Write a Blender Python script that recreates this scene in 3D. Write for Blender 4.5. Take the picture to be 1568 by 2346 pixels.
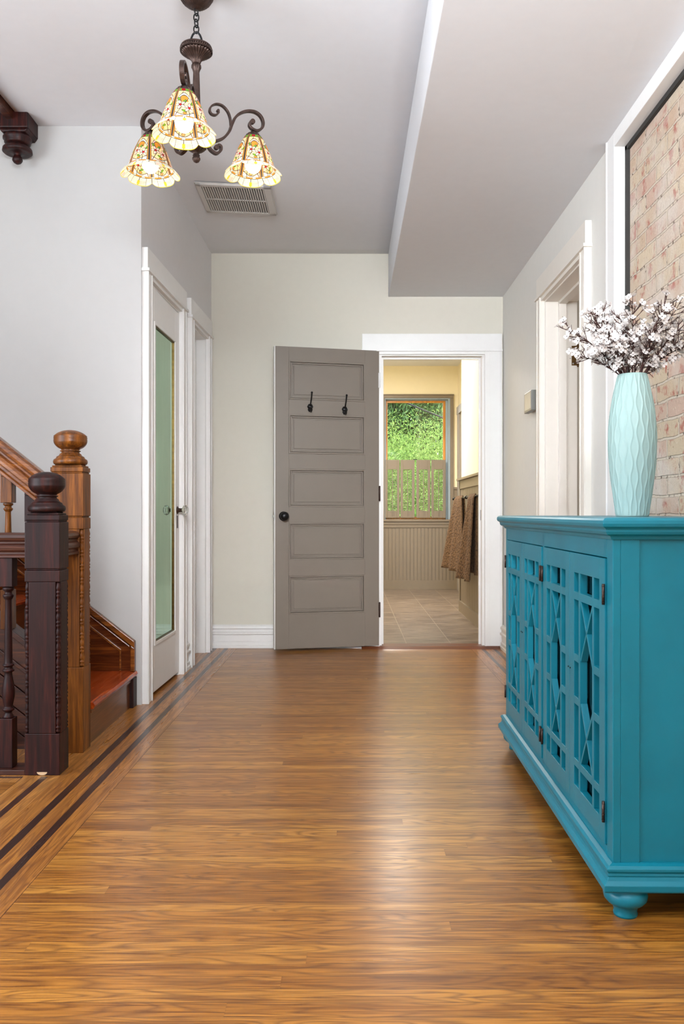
import bpy, bmesh, math, random
from mathutils import Matrix, Vector
R = math.radians
PI = math.pi
for o in list(bpy.data.objects): bpy.data.objects.remove(o, do_unlink=True)
S = bpy.context.scene
C = S.collection
random.seed(7)

# ------------------------------------------------------------------ camera
F = 1900.0; H = 0.91                       # focal length in pixels, eye height
cd = bpy.data.cameras.new('camera'); cam = bpy.data.objects.new('camera', cd); C.objects.link(cam)
cd.sensor_fit = 'AUTO'; cd.sensor_width = 36; cd.lens = 36*F/2346
cd.shift_x = -16/2346; cd.shift_y = 2/2346
cam.location = (0, 0, H); cam.rotation_euler = (R(90), 0, 0)
cd.clip_start = .05; cd.clip_end = 200
S.camera = cam
S.view_settings.view_transform = 'Standard'; S.view_settings.look = 'None'
S.view_settings.gamma = 1; S.view_settings.exposure = 0.38
S.view_settings.use_curve_mapping = False

# ------------------------------------------------------------------ world and lights
w = bpy.data.worlds.new('world'); S.world = w; w.use_nodes = True
bg = w.node_tree.nodes['Background']; bg.inputs[0].default_value = (.86, .93, 1, 1); bg.inputs[1].default_value = 4.2

def area(name, loc, rot, sx, sy, power, col=(1, 1, 1)):
    l = bpy.data.lights.new(name, 'AREA'); l.shape = 'RECTANGLE'; l.size = sx; l.size_y = sy
    l.energy = power; l.color = col
    o = bpy.data.objects.new(name, l); C.objects.link(o); o.location = loc; o.rotation_euler = rot
    return o
area('window_daylight_behind', (-0.9, -2.3, 1.45), (R(90), 0, 0), 3.2, 2.0, 10, (.84, .92, 1))
area('window_daylight_left', (-3.05, 0.8, 1.45), (R(90), 0, R(-90)), 3.0, 2.0, 110, (.84, .92, 1))
area('stairwell_daylight', (-2.35, 3.0, 4.45), (0, 0, 0), 1.2, 1.2, 9, (1, .98, .95))
area('flash_bounced_off_ceiling', (.1, .1, 1.85), (R(160), 0, 0), .9, .9, 94, (.86, .93, 1))
fl = area('hall_fill_upper', (.15, -.2, 2.15), (R(91), 0, R(-3)), .7, .3, 6, (.9, .95, 1)); fl.data.spread = R(46)  # added fill lamp with no real source, brightens the end of the hall
fl = area('hall_fill_lower', (-.15, -.2, 2.1), (R(72), 0, R(-2)), .7, .3, 6.5, (.95, .97, 1)); fl.data.spread = R(38)  # second added fill, tilted down to brighten the far floor and lower walls
area('bathroom_ceiling_light', (.1, 8.0, 2.60), (0, 0, 0), .9, .9, 74, (1, .95, .88))
area('side_room_light', (2.4, 4.6, 2.5), (0, 0, 0), .8, .8, 9, (.95, .97, 1))
sl = bpy.data.lights.new('sun', 'SUN'); sl.energy = 6.5; sl.angle = R(3); sl.color = (1, .96, .86)
so = bpy.data.objects.new('sun', sl); C.objects.link(so); so.rotation_euler = (R(42), 0, R(-25))

# ------------------------------------------------------------------ materials
MATS = {}
def nmat(name):
    m = bpy.data.materials.new(name); m.use_nodes = True
    nt = m.node_tree; b = nt.nodes['Principled BSDF']; MATS[name] = m
    return m, nt, b
def N(nt, t, **kw):
    n = nt.nodes.new(t)
    for k, v in kw.items(): setattr(n, k, v)
    return n
def lk(nt, a, b): nt.links.new(a, b)
def math_n(nt, op, a, b=None, c=None):
    n = N(nt, 'ShaderNodeMath', operation=op)
    for i, v in enumerate((a, b, c)):
        if v is None: continue
        if isinstance(v, (int, float)): n.inputs[i].default_value = v
        else: lk(nt, v, n.inputs[i])
    return n.outputs[0]
def srgb(r, g, b):
    f = lambda c: ((c/255+.055)/1.055)**2.4 if c > 10 else c/255/12.92
    return (f(r), f(g), f(b), 1)
def ramp(nt, fac, stops, interp='LINEAR'):
    n = N(nt, 'ShaderNodeValToRGB'); cr = n.color_ramp; cr.interpolation = interp
    while len(cr.elements) < len(stops): cr.elements.new(.5)
    for e, (p, c) in zip(cr.elements, stops): e.position = p; e.color = c
    lk(nt, fac, n.inputs[0]); return n.outputs[0]
def noise(nt, vec, scale, detail=4, rough=.55, dist=0):
    n = N(nt, 'ShaderNodeTexNoise'); n.inputs['Scale'].default_value = scale
    n.inputs['Detail'].default_value = detail; n.inputs['Roughness'].default_value = rough
    n.inputs['Distortion'].default_value = dist
    if vec is not None: lk(nt, vec, n.inputs['Vector'])
    return n.outputs['Fac']
def coords(nt, scale=(1, 1, 1)):
    t = N(nt, 'ShaderNodeTexCoord'); m = N(nt, 'ShaderNodeMapping')
    m.inputs['Scale'].default_value = scale; lk(nt, t.outputs['Object'], m.inputs['Vector']); return m.outputs[0]
def bump(nt, b, h, strength=.2, dist=.002):
    n = N(nt, 'ShaderNodeBump'); n.inputs['Strength'].default_value = strength; n.inputs['Distance'].default_value = dist
    lk(nt, h, n.inputs['Height']); lk(nt, n.outputs[0], b.inputs['Normal'])
def mix(nt, f, a, b, mode='MIX'):
    n = N(nt, 'ShaderNodeMix', data_type='RGBA', blend_type=mode)
    for i, v in ((0, f), (6, a), (7, b)):
        if isinstance(v, (int, float)): n.inputs[i].default_value = v
        elif isinstance(v, tuple): n.inputs[i].default_value = v
        else: lk(nt, v, n.inputs[i])
    return n.outputs[2]
def plain(name, col, rough=.5, metal=0, var=.05, scale=20, bmp=.0, coat=0, bscale=300):
    m, nt, b = nmat(name)
    b.inputs['Roughness'].default_value = rough; b.inputs['Metallic'].default_value = metal
    if coat: b.inputs['Coat Weight'].default_value = coat; b.inputs['Coat Roughness'].default_value = .15
    v = coords(nt)
    n = noise(nt, v, scale)
    lo = tuple(c*(1-var) for c in col[:3])+(1,); hi = tuple(min(1, c*(1+var)) for c in col[:3])+(1,)
    lk(nt, ramp(nt, n, [(.3, lo), (.7, hi)]), b.inputs['Base Color'])
    if bmp: bump(nt, b, noise(nt, v, bscale, 2), bmp, .001)
    return m
def wood(name, dark, mid, light, axis='Z', rough=.35, coat=.2, k=1.0, bs=.25):
    m, nt, b = nmat(name)
    sc = {'X': (1.2, 22, 22), 'Y': (22, 1.2, 22), 'Z': (22, 22, 1.2)}[axis]
    v = coords(nt, tuple(s*k for s in sc))
    n1 = noise(nt, v, 2.2, 6, .62, .6); v2 = coords(nt, tuple(s*k*4 for s in sc)); n2 = noise(nt, v2, 2, 3, .6)
    v3 = coords(nt, (6, 6, 6)); n3 = noise(nt, v3, 1.2, 2)
    a = math_n(nt, 'ADD', math_n(nt, 'MULTIPLY', n1, .75), math_n(nt, 'MULTIPLY', n2, .25))
    c = ramp(nt, a, [(.36, dark), (.52, mid), (.68, light)])
    c = mix(nt, math_n(nt, 'MULTIPLY', n3, .45), c, mid)
    lk(nt, c, b.inputs['Base Color']); b.inputs['Roughness'].default_value = rough
    b.inputs['Coat Weight'].default_value = coat; b.inputs['Coat Roughness'].default_value = .2
    bump(nt, b, a, bs, .0015)
    return m
def boards(name, axis, width, length, cols, rough=.3, seam=.045, gs=1.0):
    """strip flooring; axis is the direction the boards run"""
    m, nt, b = nmat(name)
    t = N(nt, 'ShaderNodeTexCoord'); sep = N(nt, 'ShaderNodeSeparateXYZ'); lk(nt, t.outputs['Object'], sep.inputs[0])
    al, ac = (sep.outputs[0], sep.outputs[1]) if axis == 'X' else (sep.outputs[1], sep.outputs[0])
    q = math_n(nt, 'DIVIDE', ac, width); row = math_n(nt, 'FLOOR', q); fr = math_n(nt, 'FRACT', q)
    wn = N(nt, 'ShaderNodeTexWhiteNoise', noise_dimensions='1D'); lk(nt, row, wn.inputs['W']); r1 = wn.outputs['Value']
    seg = math_n(nt, 'ADD', math_n(nt, 'DIVIDE', al, length), math_n(nt, 'MULTIPLY', r1, 9.7))
    sid = math_n(nt, 'FLOOR', seg); sf = math_n(nt, 'FRACT', seg)
    cb = N(nt, 'ShaderNodeCombineXYZ'); lk(nt, row, cb.inputs[0]); lk(nt, sid, cb.inputs[1])
    wn2 = N(nt, 'ShaderNodeTexWhiteNoise', noise_dimensions='2D'); lk(nt, cb.outputs[0], wn2.inputs['Vector']); r2 = wn2.outputs['Value']
    # grain: stretched along the board, shifted for each board
    g = N(nt, 'ShaderNodeCombineXYZ')
    lk(nt, math_n(nt, 'MULTIPLY', al, 1.5*gs), g.inputs[0]); lk(nt, math_n(nt, 'MULTIPLY', ac, 42*gs), g.inputs[1])
    lk(nt, math_n(nt, 'MULTIPLY', r2, 40), g.inputs[2])
    n1 = noise(nt, g.outputs[0], 1.5, 5, .6, .9)
    g2 = N(nt, 'ShaderNodeCombineXYZ')
    lk(nt, math_n(nt, 'MULTIPLY', al, 5*gs), g2.inputs[0]); lk(nt, math_n(nt, 'MULTIPLY', ac, 260*gs), g2.inputs[1]); lk(nt, math_n(nt, 'MULTIPLY', r2, 40), g2.inputs[2])
    n2 = noise(nt, g2.outputs[0], 1.5, 3, .6)
    # cathedral figure
    g3 = N(nt, 'ShaderNodeCombineXYZ')
    lk(nt, math_n(nt, 'MULTIPLY', al, 1.6*gs), g3.inputs[0]); lk(nt, math_n(nt, 'MULTIPLY', ac, 12*gs), g3.inputs[1]); lk(nt, math_n(nt, 'MULTIPLY', r2, 60), g3.inputs[2])
    n3 = noise(nt, g3.outputs[0], 1.2, 2, .5, .3)
    rings = math_n(nt, 'ABSOLUTE', math_n(nt, 'SUBTRACT', math_n(nt, 'FRACT', math_n(nt, 'MULTIPLY', n3, 13)), .5))
    line = math_n(nt, 'SMOOTH_MIN', math_n(nt, 'MULTIPLY', rings, 3.2), 1.0, .2)
    base = ramp(nt, math_n(nt, 'ADD', math_n(nt, 'MULTIPLY', r2, .75), math_n(nt, 'MULTIPLY', n1, .25)), [(.08, cols[0]), (.45, cols[1]), (.95, cols[2])])
    gr = ramp(nt, n1, [(.34, (.60, .52, .46, 1)), (.50, (.96, .94, .92, 1)), (.8, (1.08, 1.06, 1.02, 1))])
    c = mix(nt, 1.0, base, gr, 'MULTIPLY')
    c = mix(nt, math_n(nt, 'MULTIPLY', math_n(nt, 'SUBTRACT', 1.0, line), .58), c, cols[3])
    fine = ramp(nt, n2, [(.36, (.55, .46, .38, 1)), (.5, (1, 1, 1, 1))])
    c = mix(nt, .85, c, fine, 'MULTIPLY')
    e = math_n(nt, 'LESS_THAN', fr, seam); e2 = math_n(nt, 'LESS_THAN', sf, .0018/length)
    edge = math_n(nt, 'MAXIMUM', e, math_n(nt, 'MULTIPLY', e2, .25))
    c = mix(nt, math_n(nt, 'MULTIPLY', edge, .55), c, cols[4])
    lk(nt, c, b.inputs['Base Color'])
    rg = ramp(nt, n1, [(.3, (rough+.12,)*3+(1,)), (.7, (rough,)*3+(1,))]); lk(nt, rg, b.inputs['Roughness'])
    b.inputs['Specular IOR Level'].default_value = .5; b.inputs['Coat Weight'].default_value = .35; b.inputs['Coat Roughness'].default_value = .24
    hh = math_n(nt, 'SUBTRACT', math_n(nt, 'ADD', math_n(nt, 'MULTIPLY', n1, .35), math_n(nt, 'MULTIPLY', r2, .3)), edge)
    bump(nt, b, hh, .18, .0012)
    return m

WALL = plain('wall_paint_white', srgb(194, 193, 191), .7, var=.01, bmp=.05)
WALLG = plain('wall_paint_grey', srgb(222, 220, 220), .7, var=.01, bmp=.05)
WALLB = plain('wall_paint_beige', srgb(216, 211, 198), .7, var=.01, bmp=.05)
WALLR = plain('wall_paint_cream', srgb(228, 226, 220), .7, var=.01, bmp=.05)
CEIL = plain('ceiling_paint', srgb(226, 227, 230), .8, var=.01, bmp=.04)
TRIM = plain('trim_white', srgb(236, 235, 233), .38, var=.01)
TRIMC = plain('trim_warm_white', srgb(236, 230, 220), .38, var=.01)
YELLOW = plain('bath_yellow_wall', srgb(244, 233, 200), .6, var=.01)
PEACH = plain('peach_wall', srgb(226, 206, 186), .7, var=.01)
TAUPE = plain('taupe_paint', srgb(126, 113, 95), .4, var=.02)
TAUPEG = plain('grey_paint_wainscot', srgb(160, 152, 140), .3, var=.02)
DOORG = plain('door_taupe_grey', srgb(122, 112, 101), .42, var=.03, scale=6)
TEAL = plain('teal_lacquer', srgb(8, 113, 132), .36, var=.10, scale=5)
TEAL.node_tree.nodes['Principled BSDF'].inputs['Specular IOR Level'].default_value = .34
TEAL.node_tree.nodes['Principled BSDF'].inputs['Coat Weight'].default_value = .08; TEAL.node_tree.nodes['Principled BSDF'].inputs['Coat Roughness'].default_value = .38
TEALD = plain('teal_interior', srgb(20, 110, 140), .5, var=.05)
BLACK = plain('black_metal', (.012, .012, .013, 1), .3, .6, var=.2)
BRONZE = plain('oiled_bronze', srgb(72, 56, 50), .38, .75, var=.35, scale=60)
HBRASS = plain('aged_brass', srgb(96, 70, 36), .4, .8, var=.3, scale=60)
GREYM = plain('grey_plastic', srgb(120, 120, 116), .35, .3, var=.02)
SCREEN = plain('thermostat_screen', srgb(198, 196, 188), .2, var=.02)
VENTM = plain('vent_metal', srgb(206, 202, 198), .4, var=.02)
DARK = plain('dark_void', (.03, .028, .026, 1), .8, var=.1)
ORANGEW = wood('orange_window_wood', srgb(158, 96, 24), srgb(200, 130, 36), srgb(226, 158, 56), 'Z')
BLUEG = plain('blue_grey_frame', srgb(150, 166, 176), .35, var=.02)
SILVER = plain('steel_catch', srgb(190, 190, 186), .3, .9)
WD = wood('dark_walnut_stain', srgb(12, 4, 5), srgb(40, 12, 10), srgb(80, 28, 18), 'Z', .5, .04)
WM = wood('brown_stained_wood', srgb(40, 18, 6), srgb(112, 62, 16), srgb(168, 102, 34), 'Z', .4, .1)
WDX = wood('dark_stained_rail', srgb(30, 13, 10), srgb(70, 34, 22), srgb(116, 62, 32), 'X', .35, .15)
WMX = wood('brown_stained_rail', srgb(60, 28, 10), srgb(126, 70, 26), srgb(176, 108, 44), 'X', .25, .4)
WTREAD = wood('red_stained_tread', srgb(104, 34, 8), srgb(168, 64, 16), srgb(212, 104, 36), 'Y', .25, .4)
WRISER = wood('brown_stained_riser', srgb(58, 26, 10), srgb(104, 56, 24), srgb(136, 80, 36), 'Y', .3, .3)
WSKIRT = wood('skirt_stained_wood', srgb(44, 16, 6), srgb(92, 42, 14), srgb(146, 78, 26), 'X', .25, .4)
WCHIP = plain('worn_wood', srgb(208, 176, 140), .6)
OAKC = [srgb(152, 96, 32), srgb(172, 113, 42), srgb(192, 134, 56), srgb(96, 54, 22), srgb(70, 38, 18)]
FLOORM = boards('oak_strip_floor', 'X', .044, 2.6, OAKC, .27)
BORD = boards('oak_border_boards', 'Y', .5, 1.3, [srgb(166, 108, 46), srgb(182, 122, 56), srgb(196, 138, 70), srgb(112, 66, 32), srgb(60, 34, 18)], .25, seam=0, gs=.9)
WALN = boards('walnut_inlay', 'Y', .5, 1.2, [srgb(50, 28, 20), srgb(64, 38, 28), srgb(78, 48, 36), srgb(50, 30, 22), srgb(40, 24, 18)], .25, seam=0)
SEAM = plain('board_seam', srgb(54, 30, 16), .6)
THRESH = wood('threshold_wood', srgb(70, 34, 18), srgb(112, 58, 30), srgb(146, 84, 46), 'X')

def glass(name, col=(1, 1, 1, 1), rough=.0):
    m, nt, b = nmat(name); nt.nodes.remove(b); out = nt.nodes['Material Output']
    tr = N(nt, 'ShaderNodeBsdfTransparent'); gl = N(nt, 'ShaderNodeBsdfGlossy'); gl.inputs['Roughness'].default_value = rough
    tr.inputs[0].default_value = col; fr = N(nt, 'ShaderNodeFresnel'); fr.inputs[0].default_value = 1.45
    mx = N(nt, 'ShaderNodeMixShader'); lk(nt, fr.outputs[0], mx.inputs[0]); lk(nt, tr.outputs[0], mx.inputs[1]); lk(nt, gl.outputs[0], mx.inputs[2])
    lk(nt, mx.outputs[0], out.inputs[0]); return m
GLASS = glass('clear_window_glass')
CABGLASS = glass('cabinet_glass', (.75, .85, .88, 1), .03)
MIRROR, nt_, b_ = nmat('green_tinted_mirror')
b_.inputs['Metallic'].default_value = 1; b_.inputs['Roughness'].default_value = .04
lk(nt_, ramp(nt_, noise(nt_, coords(nt_, (3, 3, 1)), 3, 3), [(.3, srgb(160, 202, 172)), (.7, srgb(176, 214, 184))]), b_.inputs['Base Color'])
CRYSTAL, nt_, b_ = nmat('crystal_knob'); b_.inputs['Transmission Weight'].default_value = 1; b_.inputs['Roughness'].default_value = .02
b_.inputs['IOR'].default_value = 1.5; b_.inputs['Base Color'].default_value = (.95, .97, .95, 1)

def shade_glass(name, col, tl=.6, rough=.25):
    m, nt, b = nmat(name); out = nt.nodes['Material Output']
    v = coords(nt); n = noise(nt, v, 90, 3)
    c = ramp(nt, n, [(.25, tuple(x*.82 for x in col[:3])+(1,)), (.75, tuple(min(1, x*1.1) for x in col[:3])+(1,))])
    lk(nt, c, b.inputs['Base Color']); b.inputs['Roughness'].default_value = rough
    tr = N(nt, 'ShaderNodeBsdfTranslucent'); lk(nt, c, tr.inputs[0]); mx = N(nt, 'ShaderNodeMixShader'); mx.inputs[0].default_value = tl
    lk(nt, b.outputs[0], mx.inputs[1]); lk(nt, tr.outputs[0], mx.inputs[2]); lk(nt, mx.outputs[0], out.inputs[0]); return m
G_CREAM = shade_glass('glass_cream', srgb(236, 206, 150), .3)
G_AMBER = shade_glass('glass_amber', srgb(214, 140, 44), .3)
G_PINK = shade_glass('glass_pink', srgb(232, 196, 184), .25)
G_GREEN = shade_glass('glass_green', srgb(104, 160, 30), .3)
G_RED = shade_glass('glass_red', srgb(180, 16, 18), .35)
G_CLEAR = shade_glass('glass_rippled', srgb(214, 216, 204), .2)
G_YEL = shade_glass('glass_yellow', srgb(222, 200, 60), .3)
LEAD = plain('lead_came', srgb(52, 42, 38), .6, .2)
BULB, nt_, b_ = nmat('lit_bulb'); b_.inputs['Emission Color'].default_value = (1, .93, .78, 1); b_.inputs['Emission Strength'].default_value = 2.6
b_.inputs['Base Color'].default_value = (1, 1, 1, 1)

for q_ in (WD, WM): q_.node_tree.nodes['Principled BSDF'].inputs['Specular IOR Level'].default_value = .3
# brick
BRICK, nt, b = nmat('whitewashed_brick')
t = N(nt, 'ShaderNodeTexCoord'); sep = N(nt, 'ShaderNodeSeparateXYZ'); lk(nt, t.outputs['Object'], sep.inputs[0])
cmb = N(nt, 'ShaderNodeCombineXYZ')
wob = N(nt, 'ShaderNodeTexNoise'); wob.inputs['Scale'].default_value = 9; wob.inputs['Detail'].default_value = 3; lk(nt, t.outputs['Object'], wob.inputs['Vector'])
ws = N(nt, 'ShaderNodeSeparateColor'); lk(nt, wob.outputs['Color'], ws.inputs[0])
lk(nt, math_n(nt, 'ADD', sep.outputs[1], math_n(nt, 'MULTIPLY', math_n(nt, 'SUBTRACT', ws.outputs[0], .5), .022)), cmb.inputs[0])
lk(nt, math_n(nt, 'ADD', sep.outputs[2], math_n(nt, 'MULTIPLY', math_n(nt, 'SUBTRACT', ws.outputs[1], .5), .016)), cmb.inputs[1])
br = N(nt, 'ShaderNodeTexBrick'); lk(nt, cmb.outputs[0], br.inputs['Vector']); br.inputs['Scale'].default_value = 1
br.inputs['Brick Width'].default_value = .20; br.inputs['Row Height'].default_value = .0645
br.inputs['Mortar Size'].default_value = .0055; br.inputs['Mortar Smooth'].default_value = .35; br.inputs['Bias'].default_value = 0
br.inputs['Color1'].default_value = (0, 0, 0, 1); br.inputs['Color2'].default_value = (1, 1, 1, 1); br.inputs['Mortar'].default_value = (.5, .5, .5, 1)
rnd = ramp(nt, br.outputs['Color'], [(0, srgb(208, 178, 162)), (.25, srgb(216, 200, 176)), (.5, srgb(224, 210, 188)), (.75, srgb(214, 188, 174)), (1, srgb(218, 204, 182))])
nA = noise(nt, t.outputs['Object'], 14, 5, .65); nB = noise(nt, t.outputs['Object'], 45, 4, .7); nC = noise(nt, t.outputs['Object'], 5, 3)
c = mix(nt, ramp(nt, nA, [(.54, (0, 0, 0, 1)), (.64, (.95, .95, .95, 1))]), rnd, srgb(186, 112, 100))
c = mix(nt, ramp(nt, nC, [(.45, (0, 0, 0, 1)), (.62, (.8, .8, .8, 1))]), c, srgb(228, 222, 216))
c = mix(nt, ramp(nt, nB, [(.60, (0, 0, 0, 1)), (.72, (.8, .8, .8, 1))]), c, srgb(240, 230, 212))
c = mix(nt, ramp(nt, nB, [(.27, (.85, .85, .85, 1)), (.34, (0, 0, 0, 1))]), c, srgb(140, 110, 90))
mort = mix(nt, ramp(nt, nB, [(.36, (0, 0, 0, 1)), (.44, (1, 1, 1, 1))]), srgb(112, 92, 80), srgb(224, 214, 200))
c = mix(nt, br.outputs['Fac'], c, mort)
c = mix(nt, 1.0, c, (.80, .75, .69, 1), 'MULTIPLY'); lk(nt, c, b.inputs['Base Color']); b.inputs['Roughness'].default_value = .9
hgt = math_n(nt, 'ADD', math_n(nt, 'MULTIPLY', math_n(nt, 'SUBTRACT', 1.0, br.outputs['Fac']), .8), math_n(nt, 'MULTIPLY', nB, .9))
bump(nt, b, hgt, .9, .008)

# stone floor tiles in the bathroom
TILE, nt, b = nmat('brown_stone_tile')
t = N(nt, 'ShaderNodeTexCoord'); sep = N(nt, 'ShaderNodeSeparateXYZ'); lk(nt, t.outputs['Object'], sep.inputs[0])
cmb = N(nt, 'ShaderNodeCombineXYZ'); lk(nt, sep.outputs[1], cmb.inputs[0]); lk(nt, math_n(nt, 'ADD', sep.outputs[0], -.09), cmb.inputs[1])
br = N(nt, 'ShaderNodeTexBrick'); lk(nt, cmb.outputs[0], br.inputs['Vector']); br.inputs['Scale'].default_value = 1
br.inputs['Brick Width'].default_value = .62; br.inputs['Row Height'].default_value = .31; br.inputs['Mortar Size'].default_value = .003
br.inputs['Mortar Smooth'].default_value = .1
br.inputs['Color1'].default_value = (0, 0, 0, 1); br.inputs['Color2'].default_value = (1, 1, 1, 1)
mp = N(nt, 'ShaderNodeMapping'); mp.inputs['Scale'].default_value = (3, 16, 1); lk(nt, t.outputs['Object'], mp.inputs[0])
nA = noise(nt, mp.outputs[0], 1.5, 6, .7, .5)
c = ramp(nt, nA, [(.36, srgb(72, 60, 50)), (.5, srgb(122, 106, 92)), (.66, srgb(164, 148, 132))])
c = mix(nt, .2, c, ramp(nt, br.outputs['Color'], [(0, srgb(100, 84, 72)), (1, srgb(150, 134, 118))]))
c = mix(nt, br.outputs['Fac'], c, srgb(160, 146, 130)); lk(nt, c, b.inputs['Base Color'])
b.inputs['Roughness'].default_value = .28; bump(nt, b, nA, .25, .002)

# vase
VASE = plain('pale_aqua_ceramic', srgb(148, 176, 172), .5, var=.02)
# towel
TOWEL, nt, b = nmat('brown_waffle_towel')
t = N(nt, 'ShaderNodeTexCoord'); wv = N(nt, 'ShaderNodeTexVoronoi'); wv.inputs['Scale'].default_value = 60; lk(nt, t.outputs['Object'], wv.inputs['Vector'])
lk(nt, ramp(nt, wv.outputs['Distance'], [(.1, srgb(54, 38, 24)), (.55, srgb(108, 80, 52))]), b.inputs['Base Color']); b.inputs['Roughness'].default_value = .95
bump(nt, b, wv.outputs['Distance'], .8, .006)
PETAL = shade_glass('white_petal', srgb(232, 226, 222), .35, .7)
TWIG = plain('twig_brown', srgb(66, 36, 30), .7, var=.2)
PCORE = plain('blossom_centre', srgb(40, 30, 34), .7)
def leafmat(name, a, bb, cc):
    m, nt, b = nmat(name); out = nt.nodes['Material Output']
    v = coords(nt); n = noise(nt, v, 5, 5, .7)
    c = ramp(nt, n, [(.3, a), (.5, bb), (.7, cc)]); lk(nt, c, b.inputs['Base Color']); b.inputs['Roughness'].default_value = .6
    tr = N(nt, 'ShaderNodeBsdfTranslucent'); lk(nt, c, tr.inputs[0]); mx = N(nt, 'ShaderNodeMixShader'); mx.inputs[0].default_value = .35
    lk(nt, b.outputs[0], mx.inputs[1]); lk(nt, tr.outputs[0], mx.inputs[2]); lk(nt, mx.outputs[0], out.inputs[0]); return m
LEAF1 = leafmat('willow_leaves', srgb(80, 112, 44), srgb(110, 142, 62), srgb(150, 172, 88))
LEAF2 = leafmat('conifer_leaves', srgb(40, 74, 34), srgb(62, 100, 48), srgb(96, 128, 66))
BARK = plain('bark', srgb(112, 96, 70), .9, var=.2)
GRASS = plain('lawn', srgb(90, 120, 50), .9, var=.3, scale=2)

# ------------------------------------------------------------------ mesh helpers
class MB:
    def __init__(s, M=None): s.v = []; s.f = []; s.m = []; s.M = M; s.sm = []
    def add(s, vs, fs, mi=0, smooth=False):
        o = len(s.v)
        for p in vs:
            p = Vector(p); s.v.append(tuple(s.M @ p) if s.M else tuple(p))
        for f in fs: s.f.append([o+i for i in f]); s.m.append(mi); s.sm.append(smooth)
        return s
    def box(s, x0, x1, y0, y1, z0, z1, mi=0):
        return s.add([(x0,y0,z0),(x1,y0,z0),(x1,y1,z0),(x0,y1,z0),(x0,y0,z1),(x1,y0,z1),(x1,y1,z1),(x0,y1,z1)],
                     [(0,3,2,1),(4,5,6,7),(0,1,5,4),(1,2,6,5),(2,3,7,6),(3,0,4,7)], mi)
    def lathe(s, prof, c=(0,0,0), seg=24, mi=0, ax='Z', sc=1, smooth=True, flute=0, nf=0):
        vs = []; n = len(prof)
        for i in range(seg):
            a = 2*PI*i/seg; ca, sa = math.cos(a), math.sin(a)
            for (r, z) in prof:
                rr = r*(1+flute*abs(math.sin(a*nf/2))) if flute else r
                if ax == 'Z': p = (rr*ca, rr*sa, z)
                elif ax == 'Y': p = (rr*ca, z, rr*sa)
                else: p = (z, rr*ca, rr*sa)
                vs.append((c[0]+p[0]*sc, c[1]+p[1]*sc, c[2]+p[2]*sc))
        fs = []
        for i in range(seg):
            j = (i+1) % seg
            for k in range(n-1): fs.append((i*n+k, j*n+k, j*n+k+1, i*n+k+1))
        s.add(vs, fs, mi, smooth)
        o = len(s.v)-len(vs)
        for k, rev in ((0, True), (n-1, False)):
            if prof[k][0] > 1e-5:
                f = [o+i*n+k for i in range(seg)]
                s.f.append(f[::-1] if rev else f); s.m.append(mi); s.sm.append(False)
        return s
    def prism(s, poly, fn, d0, d1, mi=0, smooth=False):
        """poly in 2D; fn(a,b,d) -> point"""
        n = len(poly); vs = [fn(a, b, d0) for a, b in poly]+[fn(a, b, d1) for a, b in poly]
        fs = [tuple(range(n))[::-1], tuple(range(n, 2*n))]
        s.add(vs, fs, mi); o = len(s.v)-2*n
        for i in range(n):
            j = (i+1) % n; s.f.append([o+i, o+j, o+n+j, o+n+i]); s.m.append(mi); s.sm.append(smooth)
        return s
    def tube(s, pts, r, seg=8, mi=0, cap=True, flat=None):
        pts = [Vector(p) for p in pts]; n = len(pts); vs = []
        rs = r if isinstance(r, (list, tuple)) else [r]*n
        t0 = (pts[1]-pts[0]).normalized(); up = Vector((0,0,1)) if abs(t0.z) < .9 else Vector((1,0,0))
        side = t0.cross(up).normalized()
        for i in range(n):
            t = (pts[min(i+1,n-1)]-pts[max(i-1,0)]).normalized()
            side = (side - t*side.dot(t))
            if side.length < 1e-6: side = t.orthogonal()
            side.normalize(); u = side.cross(t)
            for k in range(seg):
                a = 2*PI*k/seg
                w1, w2 = (1, 1) if flat is None else flat
                vs.append(pts[i]+side*math.cos(a)*rs[i]*w1+u*math.sin(a)*rs[i]*w2)
        fs = []
        for i in range(n-1):
            for k in range(seg):
                j = (k+1) % seg; fs.append((i*seg+k, i*seg+j, (i+1)*seg+j, (i+1)*seg+k))
        s.add(vs, fs, mi, True); o = len(s.v)-len(vs)
        if cap:
            s.f.append([o+k for k in range(seg)][::-1]); s.f.append([o+(n-1)*seg+k for k in range(seg)]); s.m += [mi, mi]; s.sm += [False, False]
        return s
    def sphere(s, c, r, seg=16, mi=0, sq=1.0):
        k = max(6, seg//2); prof = [(r*math.sin(PI*i/k), -r*sq*math.cos(PI*i/k)) for i in range(k+1)]
        return s.lathe(prof, c, seg, mi)

def catmull(pts, n=6):
    P = [Vector(p) for p in pts]; P = [2*P[0]-P[1]]+P+[2*P[-1]-P[-2]]; out = []
    for i in range(1, len(P)-2):
        for k in range(n):
            t = k/n; a, b, c, d = P[i-1], P[i], P[i+1], P[i+2]
            out.append(.5*((2*b)+(c-a)*t+(2*a-5*b+4*c-d)*t*t+(3*b-a-3*c+d)*t**3))
    out.append(P[-2]); return out

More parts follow.
